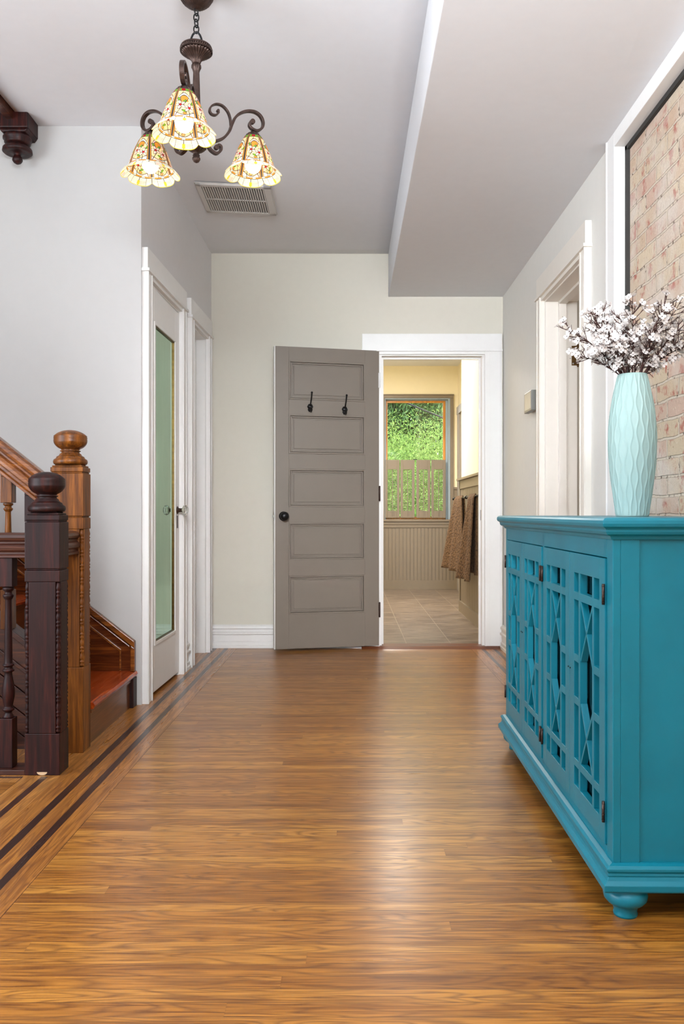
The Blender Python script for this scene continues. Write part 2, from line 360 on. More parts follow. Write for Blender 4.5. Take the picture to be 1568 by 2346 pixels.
def obj(name, mb, mats, parent=None, bevel=0, label=None, recalc=True, bseg=2):
    me = bpy.data.meshes.new(name); me.from_pydata(mb.v, [], mb.f)
    if not isinstance(mats, (list, tuple)): mats = [mats]
    for m in mats: me.materials.append(m)
    me.polygons.foreach_set('material_index', mb.m); me.polygons.foreach_set('use_smooth', mb.sm)
    if recalc:
        bm = bmesh.new(); bm.from_mesh(me); bmesh.ops.recalc_face_normals(bm, faces=bm.faces[:]); bm.to_mesh(me); bm.free()
    me.update()
    o = bpy.data.objects.new(name, me); C.objects.link(o)
    if parent: o.parent = parent
    if bevel:
        md = o.modifiers.new('bevel', 'BEVEL'); md.width = bevel; md.segments = bseg; md.limit_method = 'ANGLE'; md.angle_limit = R(40)
    if label: o['label'] = label
    return o
def tag(o, label, cat, group=None, kind=None):
    o['label'] = label; o['category'] = cat
    if group: o['group'] = group
    if kind: o['kind'] = kind
    return o
def struct(name, mb, mats, label, cat, bevel=0, **k):
    return tag(obj(name, mb, mats, bevel=bevel, **k), label, cat, kind='structure')
def thing(name, label, cat, loc=(0,0,0), rz=0, group=None, kind=None):
    o = bpy.data.objects.new(name, None); C.objects.link(o); o.location = loc; o.rotation_euler = (0,0,rz)
    o.empty_display_size = .05
    return tag(o, label, cat, group, kind)
def frame(o, sd, nd):
    sd = Vector(sd).normalized(); nd = Vector(nd).normalized()
    M = Matrix.Identity(4)
    for i in range(3): M[i][0] = sd[i]; M[i][1] = nd[i]; M[i][2] = (0,0,1)[i]; M[i][3] = o[i]
    return M
def P(x, y, Y): return ((x-800)/F*Y, Y, H-(y-1175)/F*Y)

# frames: s along wall, n out of the wall into the hall, z up
LA, LB = Vector((-.985, 3.93, 0)), Vector((-.93, 5.6, 0))
ld = (LB-LA).normalized(); ML = frame(LA, ld, (ld.y, -ld.x, 0))
def ls(Y): return (Y-3.93)/ld.y
MR = frame((1.04, 0, 0), (0,1,0), (-1,0,0))
MK = frame((0, 5.6, 0), (1,0,0), (0,-1,0))
MF = frame((0, 9.88, 0), (1,0,0), (0,-1,0))

def wall_box(mb, s0, s1, z0, z1, t, ops=()):
    cur = s0
    for (a, b, c, d) in sorted(ops):
        if a > cur: mb.box(cur, a, -t, 0, z0, z1)
        if c > z0: mb.box(a, b, -t, 0, z0, c)
        if d < z1: mb.box(a, b, -t, 0, d, z1)
        cur = b
    if cur < s1: mb.box(cur, s1, -t, 0, z0, z1)
    return mb

# ------------------------------------------------------------------ floor
mb = MB()
mats = [FLOORM, BORD, WALN, SEAM, DARK]
def quad(x0, x1, y0, y1, mi, z=0, xb0=None, xb1=None):
    xb0 = x0 if xb0 is None else xb0; xb1 = x1 if xb1 is None else xb1
    mb.add([(x0,y0,z),(x1,y0,z),(xb1,y1,z),(xb0,y1,z)], [(0,1,2,3)], mi)
def lx(base, Y):                                  # left border lines lean very slightly
    return base + (Y-2.6)*.0082
Yn, Yf = -2.5, 5.6
def strip(a, b, mi, y0=Yn, y1=Yf): quad(lx(a,y0), lx(b,y0), y0, y1, mi, 0, lx(a,y1), lx(b,y1))
strip(-.778, -.7765, 3); strip(-.836, -.778, 1); strip(-.861, -.836, 2); strip(-.911, -.861, 1); strip(-.938, -.911, 2)
strip(-1.0, -.938, 1)
# right of the left border to the right border
for a, b, mi in ((.816,.8175,3),(.8175,.885,1),(.885,.908,2),(.908,.962,1),(.962,.985,2),(.985,1.2,1)): quad(a, b, Yn, Yf, mi)
quad(lx(-.7765,Yn), .816, Yn, Yf, 0, 0, lx(-.7765,Yf), .816)
# under the casings and closets behind the left wall
quad(-3.2, lx(-1.0,3.2), 3.2, Yf, 1, 0, -3.2, lx(-1.0,Yf))
quad(-1.3, lx(-1.0,2.862), 2.862, 3.2, 1, 0, -1.3, lx(-1.0,3.2))
# nearer than the railing: an extra dark strip and the next room's boards
quad(lx(-1.04,Yn), lx(-1.0,Yn), Yn, 2.862, 1, 0, lx(-1.04,2.862), lx(-1.0,2.862))
strip(-1.064, -1.04, 2, Yn, 2.862); strip(-1.126, -1.064, 1, Yn, 2.862); strip(-1.1275, -1.126, 3, Yn, 2.862)
quad(-3.2, lx(-1.1275,Yn), Yn, 2.80, 0, 0, -3.2, lx(-1.1275,2.8)); quad(-3.2, lx(-1.1275,2.8), 2.80, 2.845, 1); quad(-3.2, lx(-1.1275,2.85), 2.845, 2.862, 2)
quad(1.2, 3.2, 3.3, 5.6, 0)
quad(-3.2, -1.30, 2.862, 2.97, 1)
FL = struct('floor', mb, mats, 'oak strip floor with dark walnut inlay lines along the left side', 'floor', recalc=False)
for o_ in (FL,):
    me = o_.data; me.flip_normals() if me.polygons[0].normal.z < 0 else None
mb = MB(); mb.box(-3.2, -1.3, 2.97, 3.2, -1.0, -.95); mb.box(-3.2, -1.3, 2.95, 2.97, -1.0, 0); mb.box(-1.32, -1.3, 2.95, 3.2, -1, 0)
struct('trim_1', mb, DARK, 'dark lining of the narrow stair opening behind the lower railing', 'trim')
mb = MB(); mb.box(-.9, 1.45, 5.66, 10.0, -.02, .0)
struct('floor_bathroom', mb, TILE, 'brown stone tiled floor of the bathroom past the open doorway', 'floor')

# ------------------------------------------------------------------ ceiling
def ceil_z(X, Y):
    r = 2.66-.0071*(5.6-min(max(Y, 1), 5.6)); l = 2.66+min(1, max(0, (5.6-Y)/1.67))*.085
    t = min(1, max(0, (.262-X)/1.247)); t = t*t*(3-2*t)*.4+t*.6
    return r+(l-r)*t
mb = MB()
def cgrid(x0, x1, y0, y1, nx, ny):
    vs = []
    for j in range(ny+1):
        for i in range(nx+1):
            X = x0+(x1-x0)*i/nx; Y = y0+(y1-y0)*j/ny; vs.append((X, Y, ceil_z(X, Y)))
    fs = [(j*(nx+1)+i, (j+1)*(nx+1)+i, (j+1)*(nx+1)+i+1, j*(nx+1)+i+1) for j in range(ny) for i in range(nx)]
    mb.add(vs, fs, 0, True)
cgrid(-1.53, .28, -2.6, 5.7, 16, 40); cgrid(-3.3, -1.53, -2.6, 2.0, 4, 8); cgrid(-3.3, -1.53, 3.95, 5.7, 4, 6)
ce = struct('ceiling', mb, CEIL, 'flat white painted ceiling over the hall and stairs', 'ceiling', recalc=False)
md = ce.modifiers.new('thick', 'SOLIDIFY'); md.thickness = .06; md.offset = -1
mb = MB()
ys = [(-2.6, 2.406), (5.61, 2.369)]
for (ya, za), (yb, zb) in zip(ys, ys[1:]):
    mb.add([(.273,ya,2.375),(1.25,ya,za),(1.25,ya,2.8),(.273,ya,2.8),(.266,yb,2.369),(1.25,yb,zb),(1.25,yb,2.8),(.266,yb,2.8)],
           [(0,1,2,3),(4,7,6,5),(0,4,5,1),(1,5,6,2),(2,6,7,3),(3,7,4,0)])
struct('ceiling_soffit', mb, CEIL, 'long boxed white soffit dropped from the ceiling along the right side', 'ceiling', bevel=.003)

# ------------------------------------------------------------------ walls
DOOR1 = (ls(4.03), ls(4.67)); DOOR2 = (ls(4.96), ls(5.40))
mb = MB(ML); wall_box(mb, 0, 1.68, 0, 2.82, .12, [(DOOR1[0], DOOR1[1], -.01, 2.05), (DOOR2[0], DOOR2[1], -.01, 2.05)])
struct('wall_left', mb, WALLG, 'short light grey wall on the left with two narrow doorways', 'wall')
mb = MB(); mb.box(-3.3, -.985, 3.93, 4.03, 0, 4.7)
struct('wall_stair', mb, WALL, 'bare white wall rising behind the wooden staircase', 'wall')
mb = MB(MK); wall_box(mb, -3.3, 1.04, 0, 2.82, .12, [(.205, .914, -.01, 1.99)])
mb.box(1.04, 3.3, -.12, 0, 0, 2.82)
struct('wall_back', mb, [WALLB], 'beige wall at the end of the hall with the bathroom doorway', 'wall')
mb = MB(MR); wall_box(mb, 3.20, 5.6, 0, 2.82, .165, [(3.64, 4.39, -.01, 2.05)])
struct('wall_right', mb, WALLR, 'cream painted wall on the right between brick and bathroom wall', 'wall')
mb = MB(); mb.box(1.075, 1.2, -2.6, 3.215, 0, 2.82)
struct('wall_brick', mb, BRICK, 'exposed whitewashed brick wall behind the teal cabinet', 'wall')
mb = MB(); mb.box(1.2, 3.3, 3.2, 3.3, 0, 2.82); mb.box(3.2, 3.3, 3.2, 5.7, 0, 2.82)
struct('wall_side_room', mb, PEACH, 'peach wall of the side room past the right doorway', 'wall')
mb = MB(); mb.box(1.2, 3.3, 3.2, 5.7, 2.6, 2.7)
struct('ceiling_side_room', mb, CEIL, 'ceiling of the side room past the right doorway', 'ceiling')
mb = MB(); mb.box(-3.3, -3.2, -2.6, 5.7, 0, 4.7)
struct('wall_far_left', mb, WALL, 'white wall of the room left of the hall', 'wall')
mb = MB(); mb.box(-3.3, 1.2, -2.6, -2.5, 0, 2.82)
struct('wall_behind', mb, WALL, 'white wall behind the viewer', 'wall')
mb = MB(); mb.box(-1.53, -1.50, 1.95, 3.93, 2.76, 4.7); mb.box(-3.3, -1.5, 1.93, 1.98, 2.72, 4.7); mb.box(-3.3, -1.4, 1.9, 4.0, 4.6, 4.7)
struct('wall_stairwell', mb, WALL, 'white walls of the stairwell above the hall ceiling', 'wall')

# brick opening frame
mb = MB()
mb.box(1.02, 1.078, 3.19, 3.28, 0, 2.43); mb.box(1.02, 1.078, -2.5, 3.19, 2.318, 2.43)
mb.box(1.016, 1.03, 3.275, 3.285, 0, 2.40)
mb.box(1.043, 1.05, 3.186, 3.19, 0, 2.318)
struct('trim_2', mb, TRIM, 'white flat frame around the exposed brick', 'trim', bevel=.003)
mb = MB(); mb.box(1.062, 1.08, 3.17, 3.19, 0, 2.318); mb.box(1.062, 1.08, -2.5, 3.19, 2.30, 2.318)  # solid near-black strip, its colour stands in for shade in the gap
struct('trim_3', mb, DARK, 'dark strip painted as shade in the gap between white frame and brick', 'trim')

# door casings: casing boards with raised bands, header board with a bead under it
def casing(mb, a, b, zt, w=.085, t=.026, near=True, far=True, hx=.012, hh=.10, depth=.12):
    for lo, hi, on in ((a-w, a, near), (b, b+w, far)):
        if not on: continue
        mb.box(lo, hi, 0, t, 0, zt+.012)
        mb.box(lo, lo+.012, t, t+.006, 0, zt+.01); mb.box(hi-.014, hi, t, t+.004, 0, zt+.01)
        mb.box(lo+.03, lo+.034, t, t+.002, .0, zt)
    mb.box(a-w-hx, b+w+hx, 0, t+.012, zt+.010, zt+.024)     # bead
    mb.box(a-w-hx*.2, b+w+hx*.2, 0, t+.002, zt+.024, zt+.024+hh)
    mb.box(a, b, 0, t-.002, zt-.008, zt+.012)
    # jamb lining and stop
    mb.box(a-.001, a+.016, -depth, 0.004, 0, zt-.016); mb.box(b-.016, b+.001, -depth, .004, 0, zt-.016); mb.box(a-.001, b+.001, -depth, .004, zt-.016, zt+.001)
def stops(mb, a, b, zt, n0, n1):
    mb.box(a+.016, a+.03, n0, n1, 0, zt-.016); mb.box(b-.03, b-.016, n0, n1, 0, zt-.016); mb.box(a+.03, b-.03, n0, n1, zt-.03, zt-.016)
mb = MB(ML); casing(mb, DOOR1[0], DOOR1[1], 2.05)
struct('trim_4', mb, TRIM, 'white casing and head board around the narrow mirrored door', 'door frame', bevel=.002)
mb = MB(ML); casing(mb, DOOR2[0], DOOR2[1], 2.05); stops(mb, *DOOR2, 2.05, -.075, -.055)
struct('trim_5', mb, TRIM, 'white casing of the second left doorway, next to the corner', 'door frame', bevel=.002)
mb = MB(MR); casing(mb, 3.64, 4.39, 2.04, w=.085, depth=.165); stops(mb, 3.64, 4.39, 2.04, -.105, -.064)
struct('trim_6', mb, TRIMC, 'warm white casing of the doorway on the right wall', 'door frame', bevel=.002)
mb = MB(MK); casing(mb, .205, .914, 1.985, w=.115, hx=.004, hh=.105); stops(mb, .205, .914, 1.985, -.07, -.05)
struct('trim_7', mb, TRIM, 'white casing and wide head board of the bathroom doorway', 'door frame', bevel=.002)

# baseboards
BP = [(0,0),(.028,0),(.028,.018),(.021,.022),(.021,.040),(.014,.046),(.014,.086),(.011,.089),(.026,.093),(.026,.105),(.016,.111),(.016,.126),(.023,.132),(.021,.146),(.006,.156),(0,.156)]
def baseboard(mb, s0, s1): mb.prism(BP, lambda a, b, d: (d, a, b), s0, s1)
mb = MB(MK); baseboard(mb, -.93, .088)
struct('baseboard_back', mb, TRIM, 'tall white moulded baseboard on the end wall', 'baseboard', bevel=.0015)
mb = MB(MR); baseboard(mb, 4.49, 5.6); baseboard(mb, 3.29, 3.55)
struct('baseboard_right', mb, TRIMC, 'white moulded baseboard on the right wall behind the cabinet', 'baseboard', bevel=.0015)
mb = MB(ML); baseboard(mb, ls(4.77), ls(4.865))
struct('baseboard_left', mb, TRIM, 'short white baseboard stub between the two left doorways', 'baseboard', bevel=.0015)
mb = MB(); mb.prism([(5.53,0),(5.56,.016),(5.68,.016),(5.71,0)], lambda a, b, d: (d, a, b), .21, 1.03)
mb.prism([(5.53,0),(5.56,.014),(5.6,.014),(5.6,0)], lambda a, b, d: (d, a, b), .085, .21)
struct('trim_8', mb, THRESH, 'reddish brown wooden threshold of the bathroom doorway', 'threshold')

# ------------------------------------------------------------------ ceiling vent
def vent():
    cx, cy = -.632, 4.695; t = thing('ceiling_vent', 'rectangular white metal air vent with two rows of louvers in the ceiling', 'vent', (cx, cy, ceil_z(cx, cy)-.004))
    tilt = (ceil_z(cx+.2, cy)-ceil_z(cx-.2, cy))/.4; t.rotation_euler = (math.atan((ceil_z(cx,cy+.2)-ceil_z(cx,cy-.2))/.4), -math.atan(tilt), 0)
    m = MB(); a, b = .205, .195; w_ = .028
    m.box(-a, a, -b, -b+w_, -.012, 0); m.box(-a, a, b-w_, b, -.012, 0); m.box(-a, -a+w_, -b, b, -.012, 0); m.box(a-w_*1.4, a, -b, b, -.012, 0)
    m.box(-a-.006, a+.006, -b-.006, b+.006, -.004, 0)
    obj('frame', m, VENTM, t, .002)
    m = MB(); m.box(-a+w_, a-w_, -b+w_, b-w_, -.0055, -.004); obj('backing', m, DARK, t)
    for r0, r1 in ((-b+w_, -.004), (.004, b-w_)):
        m = MB(); n = 26
        for i in range(n):
            x = -a+w_+.008+(2*a-2.4*w_-.012)*i/(n-1)
            m.add([(x-.0035,r0,-.011),(x+.002,r0,-.011),(x+.0045,r0,-.005),(x-.001,r0,-.005),(x-.0035,r1,-.011),(x+.002,r1,-.011),(x+.0045,r1,-.005),(x-.001,r1,-.005)],
                  [(0,1,2,3),(7,6,5,4),(0,4,5,1),(1,5,6,2),(2,6,7,3),(3,7,4,0)])
        obj('louver_row', m, VENTM, t)
    m = MB(); m.box(-a+w_, a-w_, -.004, .004, -.0115, -.005); obj('divider', m, VENTM, t)
vent()

# ------------------------------------------------------------------ mirrored closet door
near = Vector((-.972, 4.052, .018)); farp = Vector((-.957, 4.655, .018)); dd = farp-near; wd = dd.length
t = thing('door_1', 'narrow white door with a tall green-tinted mirror, slightly ajar', 'door', near, math.atan2(dd.y, dd.x), kind='structure')
# local: x along width, -y toward hall
def ring(m, x0, x1, z0, z1, w_, y0, y1, mi=0):
    m.box(x0, x0+w_, y0, y1, z0, z1, mi); m.box(x1-w_, x1, y0, y1, z0, z1, mi); m.box(x0+w_, x1-w_, y0, y1, z0, z0+w_, mi); m.box(x0+w_, x1-w_, y0, y1, z1-w_, z1, mi)
hgt = 2.012; a0, a1, b0, b1 = .075, wd-.085, .235, hgt-.17
m = MB(); m.box(0, a0, 0, .035, 0, hgt); m.box(a1, wd, 0, .035, 0, hgt); m.box(a0, a1, 0, .035, 0, b0); m.box(a0, a1, 0, .035, b1, hgt)
obj('door_frame', m, TRIM, t, .002)
m = MB(); ring(m, a0-.004, a1+.004, b0-.004, b1+.004, .016, -.006, .008); obj('moulding', m, TRIM, t, .002)
m = MB(); ring(m, a0+.012, a1-.012, b0+.012, b1-.012, .004, .001, .010); obj('gilt_edge', m, HBRASS, t)
m = MB(); m.box(a0+.002, a1-.002, .008, .014, b0+.002, b1-.002); obj('mirror', m, MIRROR, t, label='green-tinted mirror panel')
kx, kz = wd-.032, H-.003
m = MB(); m.lathe([(.0,0),(.022,0),(.022,.003),(.012,.008),(.010,.028),(.0,.028)], (kx, 0, kz), 20, 0, 'Y', sc=-1); ks = obj('knob_plate', m, BRONZE, t)
m = MB(); m.lathe([(0,.024),(.012,.026),(.024,.034),(.028,.044),(.024,.056),(.012,.062),(0,.062)], (kx, 0, kz), 8, 0, 'Y', sc=-1, smooth=False); obj('door_knob', m, CRYSTAL, t, label='faceted clear glass knob')
m = MB(); m.box(kx-.012, kx+.012, -.002, .001, kz-.10, kz-.03); obj('keyhole_plate', m, BRONZE, t)
# second door, recessed
s0, s1 = DOOR2; m = MB(ML)
m.box(s0+.017, s1-.017, -.11, -.078, .01, 2.03)
t = struct('door_2', m, TRIM, 'white recessed door in the second left doorway, mostly hidden', 'door', bevel=.002)
m = MB(ML)
for z0, z1 in ((.2,.75),(.9,1.85)): ring(m, s0+.10, s1-.08, z0, z1, .014, -.078, -.070)
obj('panel_moulding', m, TRIM, t, .002)

# ------------------------------------------------------------------ open taupe five-panel door
hin = Vector((.202, 5.566, .020)); tip = Vector((-.486, 5.40, .020)); dd = tip-hin; wd = dd.length
t = thing('door_3', 'open taupe five-panel door with two black coat hooks and black knob', 'door', hin, math.atan2(dd.y, dd.x), kind='structure')
# local x from hinge to free edge, +y toward viewer, z up
hgt = 1.978; T = .044
zs = [(.226,.478),(.582,.826),(.928,1.178),(1.278,1.536),(1.632,1.888)]
x0, x1 = .098, wd-.095
m = MB(); m.box(0, x0, -T, 0, 0, hgt); m.box(x1, wd-.005, -T, 0, 0, hgt); zc = 0
for a, b in zs: m.box(x0, x1, -T, 0, zc, a); zc = b
m.box(x0, x1, -T, 0, zc, hgt); m.box(x0, x1, -T+.01, -.012, .1, hgt-.05)
obj('stiles_and_rails', m, DOORG, t, .0012)
for a, b in zs:
    m = MB(); ring(m, x0, x1, a, b, .010, -.010, .004); ring(m, x0+.012, x1-.012, a+.012, b-.012, .010, -.012, -.003)
    m.box(x0+.034, x1-.034, -.012, -.0065, a+.034, b-.034)
    obj('door_panel', m, DOORG, t, .0015)
m = MB(); m.box(wd-.005, wd, -T, .0005, 0, hgt); obj('door_edge', m, TRIM, t, label='white painted door edge')
kz = H-.022-.02; kx = wd-.060
m = MB(); m.lathe([(0,0),(.031,0),(.031,.006),(.024,.011),(.011,.014),(.011,.03),(.022,.036),(.0285,.048),(.0285,.055),(.022,.066),(.010,.07),(0,.07)], (kx, 0, kz), 28, 0, 'Y'); obj('door_knob', m, BLACK, t, label='round black knob')
m = MB(); m.box(wd, wd+.001, -.03, -.008, kz-.03, kz+.03); m.box(wd, wd+.011, -.024, -.012, kz-.009, kz+.009); obj('latch', m, SILVER, t, .001)
def hook(x, z):
    m = MB(); m.lathe([(0,0),(.019,0),(.021,.004),(.016,.011),(0,.013)], (x, 0, z+.008), 6, 0, 'Y'); m.lathe([(0,0),(.015,0),(.017,.004),(.011,.012),(0,.013)], (x, 0, z-.012), 6, 0, 'Y')
    h = obj('coat_hook', m, BLACK, t)
    m = MB(); m.tube(catmull([(x,.006,z+.01),(x,.022,z+.03),(x-.001,.040,z+.06),(x-.002,.052,z+.092)]), .0045, 8); m.sphere((x-.002,.052,z+.094), .0075, 12)
    obj('upper_prong', m, BLACK, h)
    m = MB(); m.tube(catmull([(x,.006,z-.008),(x,.022,z-.026),(x,.044,z-.024),(x,.052,z-.004)]), .0048, 8); m.sphere((x,.052,z-.002), .0085, 12)
    obj('lower_prong', m, BLACK, h)
dl = dd.normalized()
hook((P(711,0,5.46)[0]-hin.x)/dl.x, 1.59-.02+.01); hook((P(790,0,5.5)[0]-hin.x)/dl.x, 1.59-.02)
for z in (.24, 1.02, 1.78):
    m = MB(); m.box(-.004, .004, -.012, .001, z-.05, z+.05); m.lathe([(0,-.052),(.005,-.05),(.005,.05),(0,.052)], (-.004, .002, z), 10)
    obj('hinge', m, BRONZE if z < 1.5 else TRIM, t)

# ------------------------------------------------------------------ doorway on the right wall: door opened into the side room
t = thing('door_4', 'cream door swung open into the side room on an old brass hinge', 'door', (1.213, 4.372, .012), R(-3), kind='structure')
m = MB(); m.box(0, .74, -.040, -.002, 0, 2.01); obj('door_slab', m, TRIMC, t, .002)
m = MB()
for z0, z1 in ((.2,.55),(.66,1.0),(1.12,1.46),(1.56,1.88)): ring(m, .10, .64, z0, z1, .014, -.046, -.040)
obj('panel_moulding', m, TRIMC, t, .002)
for z in (.30, 1.60+.127):
    m = MB(); m.lathe([(0,-.062),(.004,-.060),(.0055,-.054),(.0085,-.052),(.0085,.052),(.0055,.054),(.004,.060),(0,.062)], (-.006, -.004, z), 12); m.box(-.062, -.006, .0, .0025, z-.052, z+.052)
    h = obj('hinge', m, HBRASS, t)
    m = MB()
    for dx, dz in ((-.030,-.042),(-.045,-.014),(-.030,.014),(-.045,.042)): m.lathe([(0,0),(.0045,0),(.0035,.002),(0,.002)], (dx, .0, z+dz), 10, 0, 'Y', sc=-1)
    obj('screw', m, SILVER, h)

# thermostat
t = thing('thermostat', 'grey wall thermostat with a pale screen left of the right doorway', 'thermostat', (1.04, 4.64, 1.53))
m = MB(); m.box(-.012, 0, -.03, .03, -.02, .02); m.box(-.040, -.012, -.092, .092, -.056, .056); obj('housing', m, GREYM, t, .003)
m = MB(); m.box(-.0408, -.0395, -.078, .070, -.044, .046); obj('screen', m, SCREEN, t)

# ------------------------------------------------------------------ bathroom
BX = 1.30
WO = (.424, 1.205, .83, 2.275)            # window opening s0 s1 z0 z1
mb = MB(MF); wall_box(mb, -.9, BX+.1, 0, 2.76, .14, [(WO[0], WO[1], WO[2], WO[3])])
struct('wall_bathroom_back', mb, YELLOW, 'pale yellow bathroom wall around the window', 'wall')
mb = MB(); mb.box(BX, BX+.1, 7.70, 9.88, 0, 2.76); mb.box(1.045, BX, 5.72, 7.70, 0, 2.76)
struct('wall_bathroom_right', mb, YELLOW, 'pale yellow bathroom wall above the towel rail', 'wall')
mb = MB(); mb.box(-1.0, -.9, 5.7, 10, 0, 2.76); struct('wall_bathroom_left', mb, YELLOW, 'pale yellow bathroom wall on the left', 'wall')
mb = MB(); mb.box(-1.0, 1.5, 5.7, 10.02, 2.66, 2.78); struct('ceiling_bathroom', mb, CEIL, 'white bathroom ceiling', 'ceiling')
mb = MB(); mb.box(-.9, 1.04, 5.7201, 5.7251, 2.0, 2.66); mb.box(-.9, .19, 5.7201, 5.7251, 0, 2.0); struct('wall_bathroom_front', mb, YELLOW, 'bathroom side of the end wall', 'wall')
def beads(mb, s0, s1, z0, z1, w_=.041, n=.012):
    mb.box(s0, s1, 0, n-.009, z0, z1); k = int((s1-s0)/w_)
    for i in range(k):
        a = s0+i*(s1-s0)/k; b = s0+(i+1)*(s1-s0)/k
        mb.box(a+.0045, b-.0045, n-.009, n, z0, z1)
mb = MB(MF)
for a, b in ((-.9, .385), (1.245, BX)):
    beads(mb, a, b, .1, 1.14); mb.box(a, b, 0, .018, 1.06, 1.19); mb.box(a, b, 0, .034, 1.19, 1.215); mb.box(a, b, 0, .018, 0, .11)
    e = a+.0 if a > 1 else b-.055
    mb.box(e, e+.035 if a > 1 else b, 0, .018, .11, 1.06)
beads(mb, .385, 1.245, .1, .775); mb.box(.385, 1.245, 0, .018, 0, .11)
struct('trim_9', mb, TAUPE, 'taupe beadboard wainscot below the bathroom window', 'wainscot')
MW = frame((1.045, 0, 0), (0,1,0), (-1,0,0))
mb = MB(MW); beads(mb, 5.73, 7.66, .09, 1.14, .05); mb.box(5.73, 7.70, 0, .022, 1.13, 1.205); mb.box(5.73, 7.72, 0, .045, 1.205, 1.225)
mb.box(5.73, 7.70, 0, .026, 0, .10); mb.box(7.66, 7.70, 0, .022, 0, 1.2)
struct('trim_10', mb, TAUPE, 'taupe beadboard wainscot with cap behind the towels', 'wainscot', bevel=.001)
mb = MB(frame((BX, 0, 0), (0,1,0), (-1,0,0)))
mb.box(9.60, 9.74, 0, .03, 0, 2.06); mb.box(8.2, 9.76, 0, .034, 2.06, 2.15); mb.box(8.2, 8.34, 0, .03, 0, 2.06)
struct('trim_11', mb, TAUPEG, 'grey casing of the door in the far bathroom corner', 'door frame', bevel=.002)
m = MB(frame((BX, 0, 0), (0,1,0), (-1,0,0))); m.box(8.34, 9.60, 0, .008, 0, 2.06)
t = struct('door_5', m, TAUPEG, 'grey panelled door deep in the right bathroom corner', 'door')
m = MB(frame((BX, 0, 0), (0,1,0), (-1,0,0)))
for z0, z1 in ((.2,.5),(.62,.92),(1.04,1.34),(1.46,1.86)): ring(m, 8.5, 9.46, z0, z1, .03, .008, .016)
obj('panel_moulding', m, TAUPEG, t, .002)

# window
t = thing('window_1', 'bathroom window with taupe casing and orange wooden sash, leafy view', 'window', (.805, 9.88, .83), kind='structure')
def Wm(): return MB(Matrix.Translation((-.805, -9.88, -.83)) @ MF)
m = Wm(); m.box(.385, .424, 0, .028, .832, 2.275); m.box(1.205, 1.245, 0, .028, .832, 2.275); m.box(.385, 1.245, 0, .028, 2.275, 2.31)
m.box(.381, 1.249, .0, .034, 2.31, 2.32)
obj('window_frame', m, TAUPE, t, .003)
m = Wm(); m.box(.424, .434, -.12, .016, .832, 2.262); m.box(1.182, 1.205, -.12, .016, .832, 2.262); m.box(.424, 1.205, -.12, .016, 2.262, 2.275)
m.box(.434, .442, -.10, -.03, .832, 2.252); m.box(1.156, 1.182, -.10, -.03, .832, 2.252); m.box(.434, 1.182, -.10, -.03, 2.252, 2.262)
obj('jamb', m, BLUEG, t, .002)
m = Wm(); m.box(.442, .463, -.09, -.055, .865, 2.228); m.box(1.128, 1.156, -.09, -.055, .865, 2.228); m.box(.442, 1.156, -.09, -.055, 2.228, 2.252); m.box(.442, 1.156, -.09, -.055, .832, .865)
obj('sash', m, ORANGEW, t, .002, label='orange varnished wooden sash')
m = Wm(); m.box(.455, 1.135, -.075, -.070, .86, 2.235); obj('pane', m, GLASS, t)
m = Wm(); m.box(.365, 1.26, -.12, .05, .808, .832); m.box(.385, 1.245, 0, .03, .77, .808); m.box(.385, 1.245, 0, .022, .735, .77)
obj('window_sill', m, TAUPE, t, .003)

# four shutters
sx = [.432, .607, .791, .973, 1.156]
names = ['leftmost taupe louvered shutter in the bathroom window', 'taupe louvered shutter second from the left, beside the centre gap',
         'taupe louvered shutter second from the right, beside the centre gap', 'rightmost taupe louvered shutter in the bathroom window']
for i in range(4):
    a, b = sx[i]+(.004 if i != 2 else .010), sx[i+1]-(.004 if i != 1 else .010)
    a, b = a-.008*(1 if i in (0,) else 0), b
    t = thing('window_shutter', names[i], 'shutter', ((a+b)/2, 9.872, .850), group='louvered shutters across the lower half of the bathroom window')
    hw = (b-a)/2-.002; hh = .69; st = .030
    m = MB(); m.box(-hw, -hw+st, -.020, 0, 0, hh); m.box(hw-st, hw, -.020, 0, 0, hh); m.box(-hw+st, hw-st, -.020, 0, 0, .085); m.box(-hw+st, hw-st, -.020, 0, hh-.115, hh)
    obj('shutter_frame', m, TAUPE, t, .002)
    m = MB(); n = 22; z0, z1 = .085, hh-.115
    for k in range(n):
        z = z0+(k+.5)*(z1-z0)/n
        m.add([(-hw+st,-.026,z-.003),(hw-st,-.026,z-.003),(hw-st,.004,z-.0005),(-hw+st,.004,z-.0005),(-hw+st,-.026,z+.0025),(hw-st,-.026,z+.0025),(hw-st,.004,z+.0035),(-hw+st,.004,z+.0035)],
              [(0,1,2,3),(7,6,5,4),(0,4,5,1),(1,5,6,2),(2,6,7,3),(3,7,4,0)])
    obj('louvers', m, TAUPE, t)
    m = MB(); m.box(-.004, .004, -.034, -.027, .03, z1-.01); obj('tilt_rod', m, TAUPE, t)
m = MB(); m.box(.765, .812, 9.855, 9.868, 1.541, 1.549); tag(obj('shutter_latch', m, BLACK), 'small dark catch on top of the shutters at the centre gap', 'latch')

